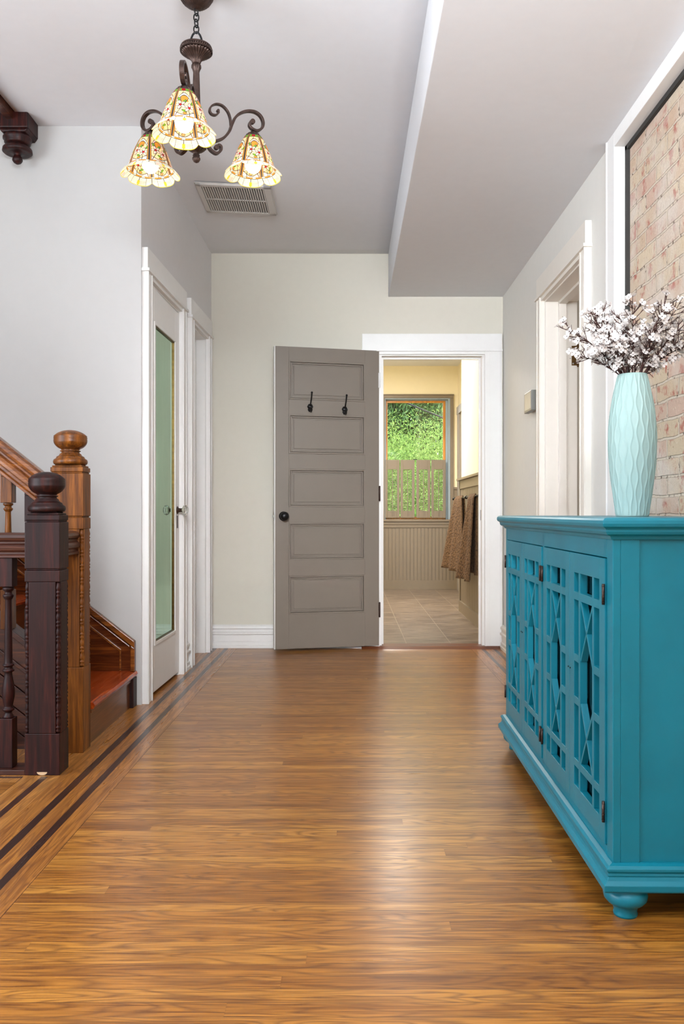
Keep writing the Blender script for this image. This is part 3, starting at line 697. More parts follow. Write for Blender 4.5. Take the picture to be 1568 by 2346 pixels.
# towel rail and towels
t = thing('towel_bar', 'thin black towel bar on the beadboard, right of the bathroom window', 'towel rail', (1.02, 6.4, 1.035))
m = MB(); m.tube([(-.075,-.62,0),(-.075,1.08,0)], .008, 12); m.sphere((-.075,-.62,0), .013); m.sphere((-.075,1.08,0), .013); obj('bar', m, BLACK, t)
for y in (-.40, .26, 1.02):
    m = MB(); m.tube([(0,y,0),(-.075,y,0)], .009, 10); m.lathe([(0,0),(.026,0),(.026,.004),(.012,.010),(0,.010)], (0,y,0), 16, 0, 'X', sc=-1); m.sphere((-.078,y,0), .014); obj('bracket', m, BLACK, t)
def towel(y0, y1, label, flare, seed, zb):
    rnd = random.Random(seed); X0 = .945; m = MB(); nu, nv = 40, 26; zt = 1.048; H2 = zt-zb
    def surf(u, v, side):
        drop = v*H2*(1 if side < 0 else .93)
        yy = y0+(y1-y0)*((u-.5)*(.66+.44*v)+.5)
        fold = math.sin(u*PI*3.2+seed)*.026*v**.6+math.sin(u*PI*7+seed*2)*.008*v
        off = .012+flare*v*(.35+.65*u) if side < 0 else .010+.012*v
        top = math.sqrt(max(0, 1-(min(v, .05)/.05-1)**2)) if v < .05 else 1
        return (X0+side*off*top+fold*(1 if side < 0 else .5)-.02*v, yy, zt-drop+.004)
    path = [(1-k/nv, 1) for k in range(nv)]+[(k/nv, -1) for k in range(nv+1)]
    vs = [surf(i/nu, v, sd) for (v, sd) in path for i in range(nu+1)]
    fs = [(j*(nu+1)+i, j*(nu+1)+i+1, (j+1)*(nu+1)+i+1, (j+1)*(nu+1)+i) for j in range(len(path)-1) for i in range(nu)]
    m.add(vs, fs, 0, True)
    o = obj('towel', m, TOWEL, recalc=True); tag(o, label, 'towel', 'brown waffle towels on the black bar')
    md = o.modifiers.new('thick', 'SOLIDIFY'); md.thickness = .010; md.offset = 0
towel(6.78, 7.36, 'brown waffle towel on the left of the black bar, nearer the window', .055, 1, .42)
towel(6.10, 6.56, 'brown waffle towel on the right of the black bar, nearer the doorway', .06, 4, .40)
m = MB(); m.box(1.036, 1.045, 6.36, 6.44, 1.26, 1.39); o = obj('light_switch', m, TRIM, bevel=.003); tag(o, 'white switch plate above the wainscot at the bathroom door jamb', 'light switch')
m = MB(); m.box(1.026, 1.036, 6.39, 6.41, 1.32, 1.345); obj('toggle', m, BRONZE, o)
m = MB(); m.box(.896, .8985, 5.64, 5.67, .86, .93); tag(obj('strike_plate', m, BRONZE), 'small dark strike plate on the bathroom door jamb', 'strike plate')

# ------------------------------------------------------------------ outside
mb = MB(); mb.box(-20, 25, 11, 60, -3.1, -3.0); struct('ground', mb, GRASS, 'green lawn outside below the bathroom window', 'ground')
def crown(name, label, c, rad, n, ll, lw, m1, trunk, seed, droop):
    rnd = random.Random(seed); t = thing(name, label, 'tree', (c[0], c[1], -3))
    m = MB(); z0 = c[2]+3
    cl = [(rnd.uniform(-1,1), rnd.uniform(-1,1), rnd.uniform(-1,1)) for _ in range(1100)]
    cl = [p for p in cl if sum(q*q for q in p) < 1.1]
    vs = []; fs = []
    for i in range(n):
        p = rnd.choice(cl); s_ = .26
        q = Vector((p[0]*rad[0]+rnd.gauss(0,s_), p[1]*rad[1]+rnd.gauss(0,s_), p[2]*rad[2]+rnd.gauss(0,s_)+z0))
        d = Vector((rnd.gauss(0,1), rnd.gauss(0,1), rnd.gauss(0,1)-droop)).normalized(); e = d.cross(Vector((rnd.gauss(0,1), rnd.gauss(0,1), rnd.gauss(0,1)))).normalized()
        L = ll*rnd.uniform(.6,1.4); W = lw*rnd.uniform(.7,1.3); k = len(vs); mid = q+d*L*.5+d.cross(e)*W*.4
        vs += [q, mid+e*W*.5, q+d*L, mid-e*W*.5]; fs.append((k, k+1, k+2, k+3))
    m.add(vs, fs); obj('foliage', m, m1, t, recalc=False)
    m = MB(); m.tube(catmull([(0,0,0),(.1,.05,z0*.5),(-.05,0,z0)], 4), trunk, 8)
    for k in range(34):
        p = rnd.choice(cl); e = Vector((p[0]*rad[0], p[1]*rad[1], p[2]*rad[2]+z0)); s0_ = Vector((0,0,z0*rnd.uniform(.5,1)))
        m.tube(catmull([s0_, (s0_+e)/2+Vector((rnd.gauss(0,.3), rnd.gauss(0,.2), .3)), e], 5), [.03-.0028*j for j in range(11)][:11], 5)
    obj('trunk', m, BARK, t)
crown('curly_willow', 'bright green curly willow nearest outside the bathroom window', (1.7, 16.5, .9), (3.0, 1.5, 1.6), 120000, .075, .017, LEAF1, .12, 3, .7)
crown('leafy_tree', 'darker green tall tree rising behind the curly willow', (1.6, 23, 3.0), (4.8, 2.2, 4.2), 150000, .17, .045, LEAF2, .2, 5, 1.2)
crown('garden_shrub', 'low yellow-green shrub seen through the shutter slats', (1.2, 13.5, -.6), (2.2, .9, 1.2), 30000, .07, .022, LEAF1, .05, 9, 0)
m = MB(); pa, pb = Vector(P(930, 923, 12.5)), Vector(P(1016, 958, 12.5)); dv = pb-pa
m.tube([pa+dv*k*.5+Vector((0,0,.012*(k*.5-.5)**2)) for k in range(-12, 13)], .012, 8)
tag(obj('overhead_cable', m, BLACK), 'black overhead cable crossing the trees outside the bathroom window', 'cable')

# ------------------------------------------------------------------ staircase
RISE, RUN, NX = .18, .231, -1.0
SY0, SY1 = 3.262, 3.925
t = thing('staircase', 'dark varnished wooden staircase climbing left along the white wall', 'stairs', (NX, 3.6, 0))
def L(o): return Matrix.Translation(-Vector(o.location))
NST = 8
for k in range(NST):
    z = .165+RISE*k; x = NX-RUN*k
    m = MB(L(t)); m.box(x-RUN-.03, x-.02, SY0, SY1, z-.028, z); m.prism([(x-.02, z-.028),(x-.006, z-.026),(x, z-.014),(x-.006, z-.002),(x-.02, z)], lambda a, b, d: (a, d, b), SY0, SY1)
    obj('tread', m, WTREAD, t, label='red-brown worn tread')
    m = MB(L(t)); m.box(x-.045, x-.022, SY0, SY1, z-RISE if k else 0, z-.028); m.box(x-.022, x-.014, SY0, SY1, z-.042, z-.028); obj('riser', m, WRISER, t)
sl = RISE/RUN
# wall skirt with moulding and panel
m = MB(L(t)); yb, yf = 3.93, 3.905
def sk(x): return .3045+sl*(-1.01-x)
m.prism([(-1.01,0),(-1.01,sk(-1.01)),(-2.9,sk(-2.9)),(-2.9,sk(-2.9)-.5),(-1.3,0)], lambda a, b, d: (a, d, b), yf, yb); obj('wall_skirt', m, WSKIRT, t, .002)
m = MB(L(t))
m.prism([(-1.006,sk(-1.01)-.03),(-1.006,sk(-1.01)+.004),(-2.9,sk(-2.9)+.004),(-2.9,sk(-2.9)-.026)], lambda a, b, d: (a, d, b), yf-.022, yf)
m.prism([(-1.006,.166),(-1.006,sk(-1.01)-.03),(-1.026,sk(-1.01)-.014),(-1.026,.166)], lambda a, b, d: (a, d, b), yf-.018, yf)
m.prism([(-1.03,sk(-1.03)-.045),(-1.03,sk(-1.03)-.035),(-2.9,sk(-2.9)-.035),(-2.9,sk(-2.9)-.045)], lambda a, b, d: (a, d, b), yf-.012, yf)
obj('skirt_moulding', m, WMX, t, .004)
m = MB(L(t))
m.prism([(-1.072,.168),(-1.072,sk(-1.072)-.085),(-2.9,sk(-2.9)-.085),(-2.9,sk(-2.9)-.093),(-1.08,sk(-1.08)-.10),(-1.08,.168)], lambda a, b, d: (a, d, b), yf-.008, yf)
obj('skirt_panel_bead', m, WMX, t, .002)
m = MB(L(t)); m.box(-1.028, -1.004, 3.86, 3.925, 0, .137); obj('riser_end_block', m, WD, t, .003)
# outer string and spandrel boards (plane Y = 3.20)
def st(x): return .43+.78*(-1.26-x)
m = MB(L(t)); FXY = lambda a, b, d: (a, d, b)
m.prism([(-1.13,st(-1.13)-.12),(-1.13,st(-1.13)),(-2.9,st(-2.9)),(-2.9,st(-2.9)-.12)], FXY, 3.185, 3.262)
m.prism([(-1.13,st(-1.13)-.02),(-1.13,st(-1.13)+.008),(-2.9,st(-2.9)+.008),(-2.9,st(-2.9)-.02)], FXY, 3.172, 3.262)
m.prism([(-1.13,st(-1.13)-.125),(-1.13,st(-1.13)-.105),(-2.9,st(-2.9)-.105),(-2.9,st(-2.9)-.125)], FXY, 3.177, 3.20)
obj('outer_string', m, WDX, t, .003)
m = MB(L(t))
for k in range(16):
    o_ = .125+k*.085
    m.prism([(-1.13,st(-1.13)-o_-.080),(-1.13,st(-1.13)-o_),(-2.9,st(-2.9)-o_),(-2.9,st(-2.9)-o_-.080)], FXY, 3.196, 3.215)
    m.prism([(-1.13,st(-1.13)-o_-.085),(-1.13,st(-1.13)-o_-.080),(-2.9,st(-2.9)-o_-.080),(-2.9,st(-2.9)-o_-.085)], FXY, 3.204, 3.215)
obj('spandrel_panelling', m, WDX, t, .002)

# newel posts
def newel(x0, x1, y0, y1, zt, grooves, bead, label, mt, ball_top, chip=False, fin=1.0):
    cx, cy = (x0+x1)/2, (y0+y1)/2; hx, hy = (x1-x0)/2, (y1-y0)/2
    t = thing('newel_post', label, 'newel post', (cx, cy, 0)); m = MB(); n = .014
    zs_ = [0]+grooves+[zt-.004]
    full = lambda e=0: [(-hx+e,-hy+e),(hx-e,-hy+e),(hx-e,hy-e),(-hx+e,hy-e)]
    notch = [(-hx+n,-hy),(hx-n,-hy),(hx-n,-hy+n),(hx,-hy+n),(hx,hy-n),(hx-n,hy-n),(hx-n,hy),(-hx+n,hy),(-hx+n,hy-n),(-hx,hy-n),(-hx,-hy+n),(-hx+n,-hy+n)]
    F3 = lambda a, b, d: (a, b, d)
    b0, b1 = bead
    m.prism(full(), F3, 0, b0); m.prism(notch, F3, b0, b1); m.prism(full(), F3, b1, grooves[0])
    for a, b in zip(grooves, grooves[1:]): m.prism(full(.004), F3, a, a+.006); m.prism(full(), F3, a+.006, b)
    a = grooves[-1]; m.prism(full(.004), F3, a, a+.006)
    m.prism(full(.001), F3, a+.006, zt-.012); m.prism(full(.006), F3, zt-.012, zt-.005); m.prism(full(.014), F3, zt-.005, zt)
    obj('post', m, mt, t, .0025)
    for sx_, sy_ in ((1,-1),(-1,-1),(1,1),(-1,1)):
        m = MB(); prof = [(0, b0+.002)]; z = b0+.004; pat = [(.0045,.003),(.0075,.004),(.0075,.006),(.005,.002),(.0078,.004),(.0078,.004),(.005,.003),(.0066,.006),(.0078,.012),(.0066,.008)]
        i = 0
        while z < b1-.012: r_, dz = pat[i % len(pat)]; prof.append((r_, z)); z += dz; i += 1
        prof += [(.005, b1-.004), (0, b1-.002)]
        m.lathe(prof, (sx_*(hx-.0075), sy_*(hy-.0075), 0), 10); obj('bead_moulding', m, mt, t)
    # turned finial
    hb = ball_top-zt; r = .0625*fin; e = hb
    prof = [(0,0),(.95*r,0),(r,.03*e),(1.02*r,.08*e),(.98*r,.14*e),(.86*r,.17*e),(.84*r,.20*e),(.80*r,.23*e),(.74*r,.235*e),(.66*r,.27*e),(.64*r,.30*e),(.54*r,.33*e),(.52*r,.37*e),(.60*r,.375*e),(.61*r,.40*e),(.50*r,.405*e)]
    bc, bh = .70*e, .30*e
    for k in range(1, 9): a = -PI/2+k*(PI/2)/9+.42*(1-k/9); prof.append((r*1.0*math.cos(a)**.85, bc+bh*math.sin(a)))
    prof += [(.985*r, bc-.004),(1.0*r, bc),(.975*r, bc+.004),(1.0*r, bc+.008),(.975*r, bc+.012),(.99*r, bc+.016)]
    for k in range(1, 10): a = .40+(PI/2-.40)*k/9; prof.append((max(0, r*1.06*math.cos(a)), bc+bh*math.sin(a)))
    prof[-1] = (0, e)
    m = MB(); m.lathe(prof, (0,0,zt), 40); obj('ball_finial', m, mt, t)
    if chip:
        m = MB(); m.prism([(.018*math.cos(a*PI/10), .006-.011*math.sin(a*PI/10)) for a in range(11)][:], lambda a, b, d: (a, d, b+.006), -hy-.0006, -hy+.001); obj('wear_patch', m, WCHIP, t, label='pale chipped patch at the foot')
    return t
def zy(y, Y): return H-(y-1175)/F*Y
newel(-1.125, -1.003, 2.873, 2.966, zy(1172, 2.92), [zy(1306, 2.9), zy(1196, 2.9)], (zy(1680, 2.88), zy(1332, 2.9)),
      'dark square newel post with ball finial at the lower stair railing, nearest the viewer', WD, zy(1081, 2.92), True)
newel(-1.134, -1.007, 3.140, 3.232, zy(1064, 3.18), [zy(1186, 3.17), zy(1085, 3.17)], (zy(1528, 3.15), zy(1212, 3.17)),
      'taller brown newel post with ball finial at the foot of the stairs', WM, zy(985, 3.18), fin=1.0)

# handrails
RP = [(-.030,.0),(.030,.0),(.030,.008),(.022,.012),(.022,.020),(.034,.026),(.036,.036),(.030,.044),(.021,.050),(.021,.056),(.030,.062),(.034,.070),(.030,.080),(.018,.086),(0,.088),(-.018,.086),(-.030,.080),(-.034,.070),(-.030,.062),(-.021,.056),(-.021,.050),(-.030,.044),(-.036,.036),(-.034,.026),(-.022,.020),(-.022,.012),(-.030,.008)]
def baluster(name, z0, z1, w_, b0, b1, mt, parent, x, y, slope=0):
    m = MB(); h = w_/2
    m.box(-h, h, -h, h, z0, z0+b0); m.box(-h, h, -h, h, z1-b1, z1)
    if slope: m.prism([(-h, z1),(h, z1),(h, z1-slope*0),( -h, z1+slope*w_)], lambda a, b, d: (a, d, b), -h, h)
    a, b = z0+b0, z1-b1; e = b-a
    pr = [(0,0),(.8,0),(.82,.01),(.55,.03),(.5,.045),(.85,.055),(.9,.07),(.62,.082),(.72,.11),(.92,.16),(.95,.20),(.80,.26),(.58,.32),(.55,.345),(.86,.352),(.90,.365),(.6,.378),(.6,.39),(.86,.396),(.86,.406),(.62,.415),(.60,.47),(.56,.60),(.5,.80),(.46,.90),(.60,.905),(.80,.925),(.80,.935),(.55,.945),(.52,.96),(.84,.975),(.84,.995),(0,1)]
    m.lathe([(r_*h, a+q*e) for r_, q in pr], (0,0,0), 20)
    o = obj(name, m, mt, parent, .002); o.location = (x, y, 0); return o
t = thing('stairwell_railing', 'low dark railing running left from the nearest newel post', 'railing', (-1.125, 2.92, 0))
zr = zy(1277, 2.92)
m = MB(); m.prism(RP, lambda a, b, d: (d, a, zr+b), -1.6, 0); obj('handrail', m, WDX, t, .001)
m = MB(); m.prism(RP, lambda a, b, d: (.075+a*.9, d, zr+.002+b), .045, .222); obj('handrail_return', m, WDX, t, .001)
m = MB(); m.box(-1.6, 0, -.045, .045, 0, .018); obj('sill_board', m, WDX, t, .002)
for k in range(5): baluster('baluster', .018, zr, .046, .172, .102, WD, t, -.075-.13*k, 0)
t = thing('stair_railing', 'sloping brown handrail with turned balusters on the staircase', 'railing', (-1.134, 3.19, 0))
ztop = lambda X: 1.205+.79*(-1.347-X)          # top line of the rail (world X)
ca = math.cos(math.atan(.79)); sa_ = math.sin(math.atan(.79)); m = MB()
X0, X1 = -1.134, -2.9
vs = []
for X in (X0, X1):
    for a, b in RP: vs.append((X+1.134, a*1.25, ztop(X)+(b-.088)*1.15/ca))
n = len(RP); m.add(vs, [tuple(range(n)), tuple(range(n, 2*n))])
for i in range(n): j = (i+1) % n; m.f.append([i, j, n+j, n+i]); m.m.append(0); m.sm.append(False)
obj('handrail', m, WMX, t, .001)
for k in range(9):
    X = -1.219-.0925*k if k < 2 else -1.309-.1155*(k-1)
    o_ = ztop(X)-.128; baluster('baluster', st(X)-.005, o_, .044, .15, .10, WD if k == 0 else WM, t, X+1.134, 0, .79)

# drop newel at the ceiling and stairwell edge trim
t = thing('newel_drop', 'carved dark wooden drop pendant where ceiling meets the stair wall', 'newel pendant', (-1.54, 3.85, 2.55))
cz = 2.55
m = MB(); m.box(-.068, .068, -.055, .078, .125, .24); m.prism([(-.068,.125),(-.055,.108),(.055,.108),(.068,.125)], lambda a, b, d: (a, d, b), -.05, .075); obj('block', m, WD, t, .006)
m = MB(); m.lathe([(0,.108),(.058,.108),(.064,.098),(.064,.090),(.056,.082),(.058,.074),(.052,.066),(.035,.064),(.035,.062),(.055,.058),(.065,.048),(.067,.034),(.060,.028),(.045,.030),(.018,.026),(.014,.016),(.020,.010),(.023,0),(.023,-.006),(.016,-.016),(.005,-.022),(0,-.022)], (0,0,0), 32); obj('turned_drop', m, WD, t)
t = thing('stairwell_trim', 'dark wooden trim along the ceiling edge, top left corner', 'trim board', (-1.55, 2.9, 2.745))
m = MB(); m.box(-.022, .012, -.92, .94, -.032, .03); obj('edge_board', m, WDX, t, .003)
m = MB(); m.box(-.034, -.022, -.92, .94, -.018, .04); m.box(-.07, -.034, -.92, .94, .0, .10); obj('edge_moulding', m, WMX, t, .003)

# ------------------------------------------------------------------ chandelier
CX, CY = -.5195, 2.82
t = thing('chandelier', 'bronze three-arm chandelier with stained glass shades, lit', 'chandelier', (CX, CY, 2.10))
def cz_(y, Y=CY): return zy(y, Y)-2.10
ctop = ceil_z(CX, CY)-2.10
zc = cz_(20)
m = MB(); m.lathe([(0,zc-.002),(.012,zc-.002),(.016,zc+.004),(.022,zc+.004),(.034,zc+.010),(.048,zc+.022),(.058,zc+.038),(.064,zc+.058),(.066,ctop-.006),(.070,ctop-.004),(.070,ctop+.005),(0,ctop+.005)], (0,0,0), 224, flute=-.05, nf=28); obj('canopy', m, BRONZE, t)
# chain links
z = zc; zl = cz_(74)
nl = 4; Lk = (zc-zl)/nl
for k in range(nl):
    zz = zc-Lk*(k+.5); m = MB(); pts = []
    for a in range(17):
        th = 2*PI*a/16; u, v = math.sin(th)*.0085, math.cos(th)*(Lk*.5+.004)
        pts.append((u, 0, zz+v) if k % 2 else (u*.5, u*.86, zz+v))
    m.tube(pts, .0024, 6, cap=False); obj('chain_link', m, BLACK, t)
m = MB(); m.tube([(.021*math.cos(a*PI/10), .0, cz_(108)+.051*math.sin(a*PI/10)) for a in range(11)], .0036, 8); obj('loop', m, BLACK, t)
s_ = lambda y: cz_(y)
px = CY/F
m = MB(); m.lathe([(0,s_(118)),(34.5*px,s_(119)),(35*px,s_(121)),(31*px,s_(124.5)),(25*px,s_(128)),(19*px,s_(132)),(14.5*px,s_(136)),(11.5*px,s_(140)),(10*px,s_(144)),(9*px,s_(148)),(0,s_(148))], (0,0,0), 224, flute=-.09, nf=28); cup = obj('flared_cup', m, BRONZE, t)
m = MB(); m.lathe([(0,s_(108)),(35*px,s_(108)),(36*px,s_(110)),(36*px,s_(112)),(0,s_(112))], (0,0,0), 64, smooth=False); m.lathe([(0,s_(112)),(33*px,s_(112)),(33*px,s_(117)),(37*px,s_(117)),(37*px,s_(119.5)),(0,s_(119.5))], (0,0,0), 64, smooth=False)
for q in range(44): a = 2*PI*q/44; m.sphere((35*px*math.cos(a), 35*px*math.sin(a), s_(114.5)), .0036, 8)
obj('beaded_rim', m, BRONZE, cup)
m = MB(); m.lathe([(0,s_(145)),(8*px,s_(146)),(11*px,s_(150)),(11.5*px,s_(155)),(9*px,s_(160)),(8*px,s_(163)),(7.2*px,s_(166)),(9.2*px,s_(235)),(10*px,s_(240)),(10*px,s_(300)),(14*px,s_(306)),(20*px,s_(316)),(24*px,s_(330)),(23*px,s_(340)),(14*px,s_(347)),(8*px,s_(350)),(6*px,s_(354)),(8.5*px,s_(356)),(7*px,s_(359)),(9*px,s_(362)),(9.5*px,s_(365)),(6*px,s_(371)),(0,s_(374))], (0,0,0), 128, flute=-.10, nf=16); obj('centre_stem', m, BRONZE, t)

def ap(x, y):                           # right arm seen at 30 degrees -> radial r and height
    r = (x-450)/567; return (r, zy(y, CY+.5*r)-2.10)
main = [ap(*q) for q in ((462,334),(474,327),(492,323),(506,316),(517,302),(523,286),(530,270),(541,260),(556,255),(572,257),(584,266),(590,280),(588,293),(578,300),(568,297),(561,289),(562,281),(567,279))]
upper = [ap(*q) for q in ((521,288),(519,270),(513,254),(502,242),(490,239),(480,244),(477,254),(481,262),(489,264),(495,259),(494,254))]
lower = [ap(*q) for q in ((462,334),(472,334),(480,345),(491,352),(499,346),(500,337),(495,333),(491,338))]
small = [ap(*q) for q in ((474,318),(484,300),(492,292),(484,281),(478,283))]
SH_R = .2; RZ0 = zy(399, 2.92)-2.10; RZ1 = zy(313, 2.92)-2.10

def shade_mats(u, v):
    """u in 0..6 around, v 0 rim .. 1 top ; returns material index"""
    p = u % 1.0; k = int(u)
    LE = 1
    if v < .012: return 7
    if v < .12:                                   # flared rippled skirt
        if abs(p-.5) < .05 and .02 < v < .07: return 7
        for q in (0, .22, .5, .78, 1.0):
            if abs(p-q) < .010: return LE
        return 3 if (.25 < p < .45 and v < .07) else 6
    if v < .165: return LE if (v < .128 or v > .155 or (u*7) % 1 < .10) else (2 if int(u*7) % 3 else 6)
    if p < .045 or p > .955: return LE
    if p < .085 or p > .915: return 2
    if p < .105 or p > .895: return LE
    if v > .965: return LE
    if v > .90: return 5 if .30 < p < .62 else 4
    if v > .885: return LE
    ell = lambda cx, cy, a_, b_, ang: math.hypot(((p-cx)*68*math.cos(ang)+(v-cy)*140*math.sin(ang))/a_, (-(p-cx)*68*math.sin(ang)+(v-cy)*140*math.cos(ang))/b_)
    for fx, fy, r0 in ((.32, .47, .3), (.71, .39, -.1)):   # five-petalled flowers, sizes in millimetres
        d = math.hypot((p-fx)*68, (v-fy)*140)
        if d < 3.4: return 5
        if d < 4.6: return LE
        if d < 20:
            for q in range(5):
                an = r0+PI/2+q*2*PI/5; e = ell(fx+10.5*math.cos(an)/68, fy+10.5*math.sin(an)/140, 7.6, 4.3, an)
                if e < .84: return 3
                if e < 1.12: return LE
    for gx, gy, ang in ((.22,.63,1.9),(.52,.57,.8),(.88,.53,1.0),(.50,.30,-.5)):
        e = ell(gx, gy, 7.5, 3.8, ang)
        if e < .82: return 4
        if e < 1.15: return LE
    dm = abs((p-.52)*68)+abs(v-.235)*140
    if dm < 5: return 2
    if dm < 7: return LE
    w_ = .0095
    f1 = .82-.30*(2*p-1)**2; f4 = f1-.075; f5 = .24+.05*math.cos(2*PI*p)
    for f in (f1, f4, f5):
        if abs(v-f) < w_*(1.3 if f != f5 else 1): return LE
    if f4 < v < f1: return 6 if k % 2 else 3
    for pc in (.5+.20*math.sin(v*7), .5-.42*math.cos(v*3.2)):
        if abs(p-pc) < .017: return LE
    if v > .78: return 0
    if v < f5: return 3 if (p < .5) else 6
    return 2 if (v > .56 and abs(p-.5) < .2) else 0
def shade_mesh():
    m = MB(); nu = 504; vl = [i/60*.13 for i in range(16)]; vl = [.13*i/16 for i in range(16)]+[.13+.87*i/96 for i in range(97)]
    prof = [(0,1.0),(.05,.94),(.10,.86),(.135,.81),(.25,.755),(.45,.665),(.65,.56),(.85,.43),(1.0,.30)]
    def rad(v):
        for (a, ra), (b, rb) in zip(prof, prof[1:]):
            if v <= b: q = (v-a)/(b-a); return ra+(rb-ra)*q
        return .28
    RR = .0985; HH = RZ1-RZ0; vs = []
    for v in vl:
        for i in range(nu):
            a = 2*PI*i/nu; lob = abs(math.sin(3*a)); lob = 1-(1-lob)**2.2
            sk_ = max(0, 1-v/.15); r = RR*rad(v)*(1+.09*sk_*(lob-.5)); z = v*HH-.012*sk_**1.5*lob+.006*sk_
            pa = (a % (PI/3))-PI/6; r *= 1-.2*(1-math.cos(pa))*(1-sk_)
            vs.append((r*math.cos(a), r*math.sin(a), z))
    for j in range(len(vl)-1):
        for i in range(nu):
            m.f.append([j*nu+i, j*nu+(i+1) % nu, (j+1)*nu+(i+1) % nu, (j+1)*nu+i]); m.m.append(shade_mats((i+.5)/nu*6, (vl[j]+vl[j+1])/2)); m.sm.append(True)
    m.v = vs
    return m
sm_ = shade_mesh()
proto = {}
for k, ang in enumerate((30, 150, 270)):
    A = R(ang); ux, uy = math.cos(A), math.sin(A)
    Q = lambda p: (p[0]*ux, p[0]*uy, p[1])
    def flatbar(pts2, wdt, thk):
        pts = catmull([Q(p) for p in pts2], 8); tan = Vector((-uy, ux, 0)); m = MB(); vs = []
        for i, p in enumerate(pts):
            d = (pts[min(i+1,len(pts)-1)]-pts[max(i-1,0)]).normalized(); nn = d.cross(tan).normalized()
            for a, b in ((1,1),(1,-1),(-1,-1),(-1,1)): vs.append(p+tan*a*wdt+nn*b*thk)
        fs = [(i*4+q, i*4+(q+1) % 4, (i+1)*4+(q+1) % 4, (i+1)*4+q) for i in range(len(pts)-1) for q in range(4)]
        e = len(pts)*4; fs += [(3,2,1,0), (e-4,e-3,e-2,e-1)]; m.add(vs, fs); return m, pts[-1], tan
    m, ep, tan = flatbar(main, .0075, .0042); m.tube([ep-tan*.008, ep+tan*.008], .0088, 12)
    arm = obj('arm', m, BRONZE, t, .001)
    for pts2, w2 in ((upper, .0065), (lower, .0075)):
        m, ep, tan = flatbar(pts2, w2, .0028 if w2 < .007 else .0042); m.tube([ep-tan*.007, ep+tan*.007], .0048 if w2 < .007 else .0085, 10); obj('scroll', m, BRONZE, arm, .0006)
    sx_, sy_ = SH_R*1.045*ux, SH_R*1.045*uy
    m = MB(); m.lathe([(0,RZ1+.020),(.007,RZ1+.020),(.012,RZ1+.016),(.024,RZ1+.008),(.030,RZ1-.004),(.0315,RZ1-.016),(.0,RZ1-.016)], (sx_, sy_, 0), 112, flute=-.10, nf=14)
    obj('shade_cap', m, BRONZE, arm)
    if k == 0:
        shd = obj('shade', sm_, [G_CREAM, LEAD, G_AMBER, G_PINK, G_GREEN, G_RED, G_CLEAR, G_YEL], t, label='bell shade of coloured stained glass', recalc=True); proto['s'] = shd
    else:
        shd = proto['s'].copy(); C.objects.link(shd); shd.parent = t
    shd.location = (sx_, sy_, RZ0); shd.rotation_euler = (0, 0, R((12, 40, 72)[k]))
    m = MB(); m.lathe([(0,.098),(.012,.098),(.013,.074),(.016,.066),(.026,.052),(.030,.038),(.027,.022),(.018,.011),(.008,.006),(0,.005)], (0,0,0), 24)
    if k == 0: bl = obj('bulb', m, BULB, shd, label='glowing white light bulb'); proto['b'] = bl
    else: bl = proto['b'].copy(); C.objects.link(bl); bl.parent = shd
    bl.visible_shadow = True
    pl = bpy.data.lights.new('bulb_light', 'POINT'); pl.energy = .55; pl.color = (1, .84, .60); pl.shadow_soft_size = .028
    po = bpy.data.objects.new('bulb_light', pl); C.objects.link(po); po.location = (CX+sx_, CY+sy_, 2.10+RZ0-.006)

# ------------------------------------------------------------------ teal cabinet
CA = math.atan(.0139)
t = thing('sideboard', 'teal painted sideboard with four fretwork doors and bun feet, against the brick', 'cabinet', (.592, 1.86, 0), -CA)
# local: y runs away from the viewer along the front, x = 0 front face, +x towards the wall
CL, CD = 1.365, .405; ZB, ZT = .124, .862
m = MB()
m.box(.0, .018, 0, .045, ZB, ZT); m.box(0, .018, CL-.030, CL, ZB, ZT); m.box(0, .018, CL/2-.010+.02, CL/2+.012+.02, ZB, ZT)
m.box(0, .018, .045, CL-.03, ZT-.055, ZT); m.box(0, .018, .045, CL-.03, ZB, ZB+.022)
obj('face_frame', m, TEAL, t, .0015)
m = MB(); m.box(.018, .06, 0, .018, ZB, ZT); m.box(CD-.05, CD, 0, .018, ZB, ZT); m.box(.06, CD-.05, .004, .018, ZB, ZT); m.box(.018, CD, .018, .03, ZB, ZT)
obj('side_panel', m, TEAL, t, .001)
m = MB(); m.box(.018, CD, CL-.018, CL, ZB, ZT); obj('side_panel', m, TEAL, t, .001)
m = MB(); m.box(CD-.01, CD, .018, CL-.018, ZB, ZT); m.box(.018, CD, .018, CL-.018, ZB, ZB+.018); m.box(.05, CD-.01, .018, CL-.018, .50, .515); m.box(.03, CD-.01, CL/2+.012, CL/2+.03, ZB, ZT)
obj('interior', m, TEALD, t, .001)
# top with moulded edge, then plinth
def slab(prof, zoff, name, ov, mt=TEAL):
    m = MB(); rings_ = []
    for (e, z) in prof:
        rings_.append([(-e, -e, z), (CD+.004, -e, z), (CD+.004, CL+e, z), (-e, CL+e, z)])
    vs = [p for r_ in rings_ for p in r_]; n = len(rings_)
    fs = [(k*4+q, k*4+(q+1) % 4, (k+1)*4+(q+1) % 4, (k+1)*4+q) for k in range(n-1) for q in range(4)]+[(3,2,1,0), tuple(range(n*4-4, n*4))]
    m.add(vs, fs); return obj(name, m, mt, t, .0012)
slab([(.004,.850),(.008,.858),(.018,.862),(.021,.868),(.021,.872),(.023,.875),(.029,.879),(.031,.886),(.030,.893),(.026,.8975),(.020,.8995)], 0, 'top', 0)
slab([(.024,.068),(.026,.072),(.026,.084),(.018,.092),(.014,.100),(.016,.102),(.014,.108),(.018,.112),(.018,.118),(.012,.123),(.002,.126)], 0, 'plinth', 0)
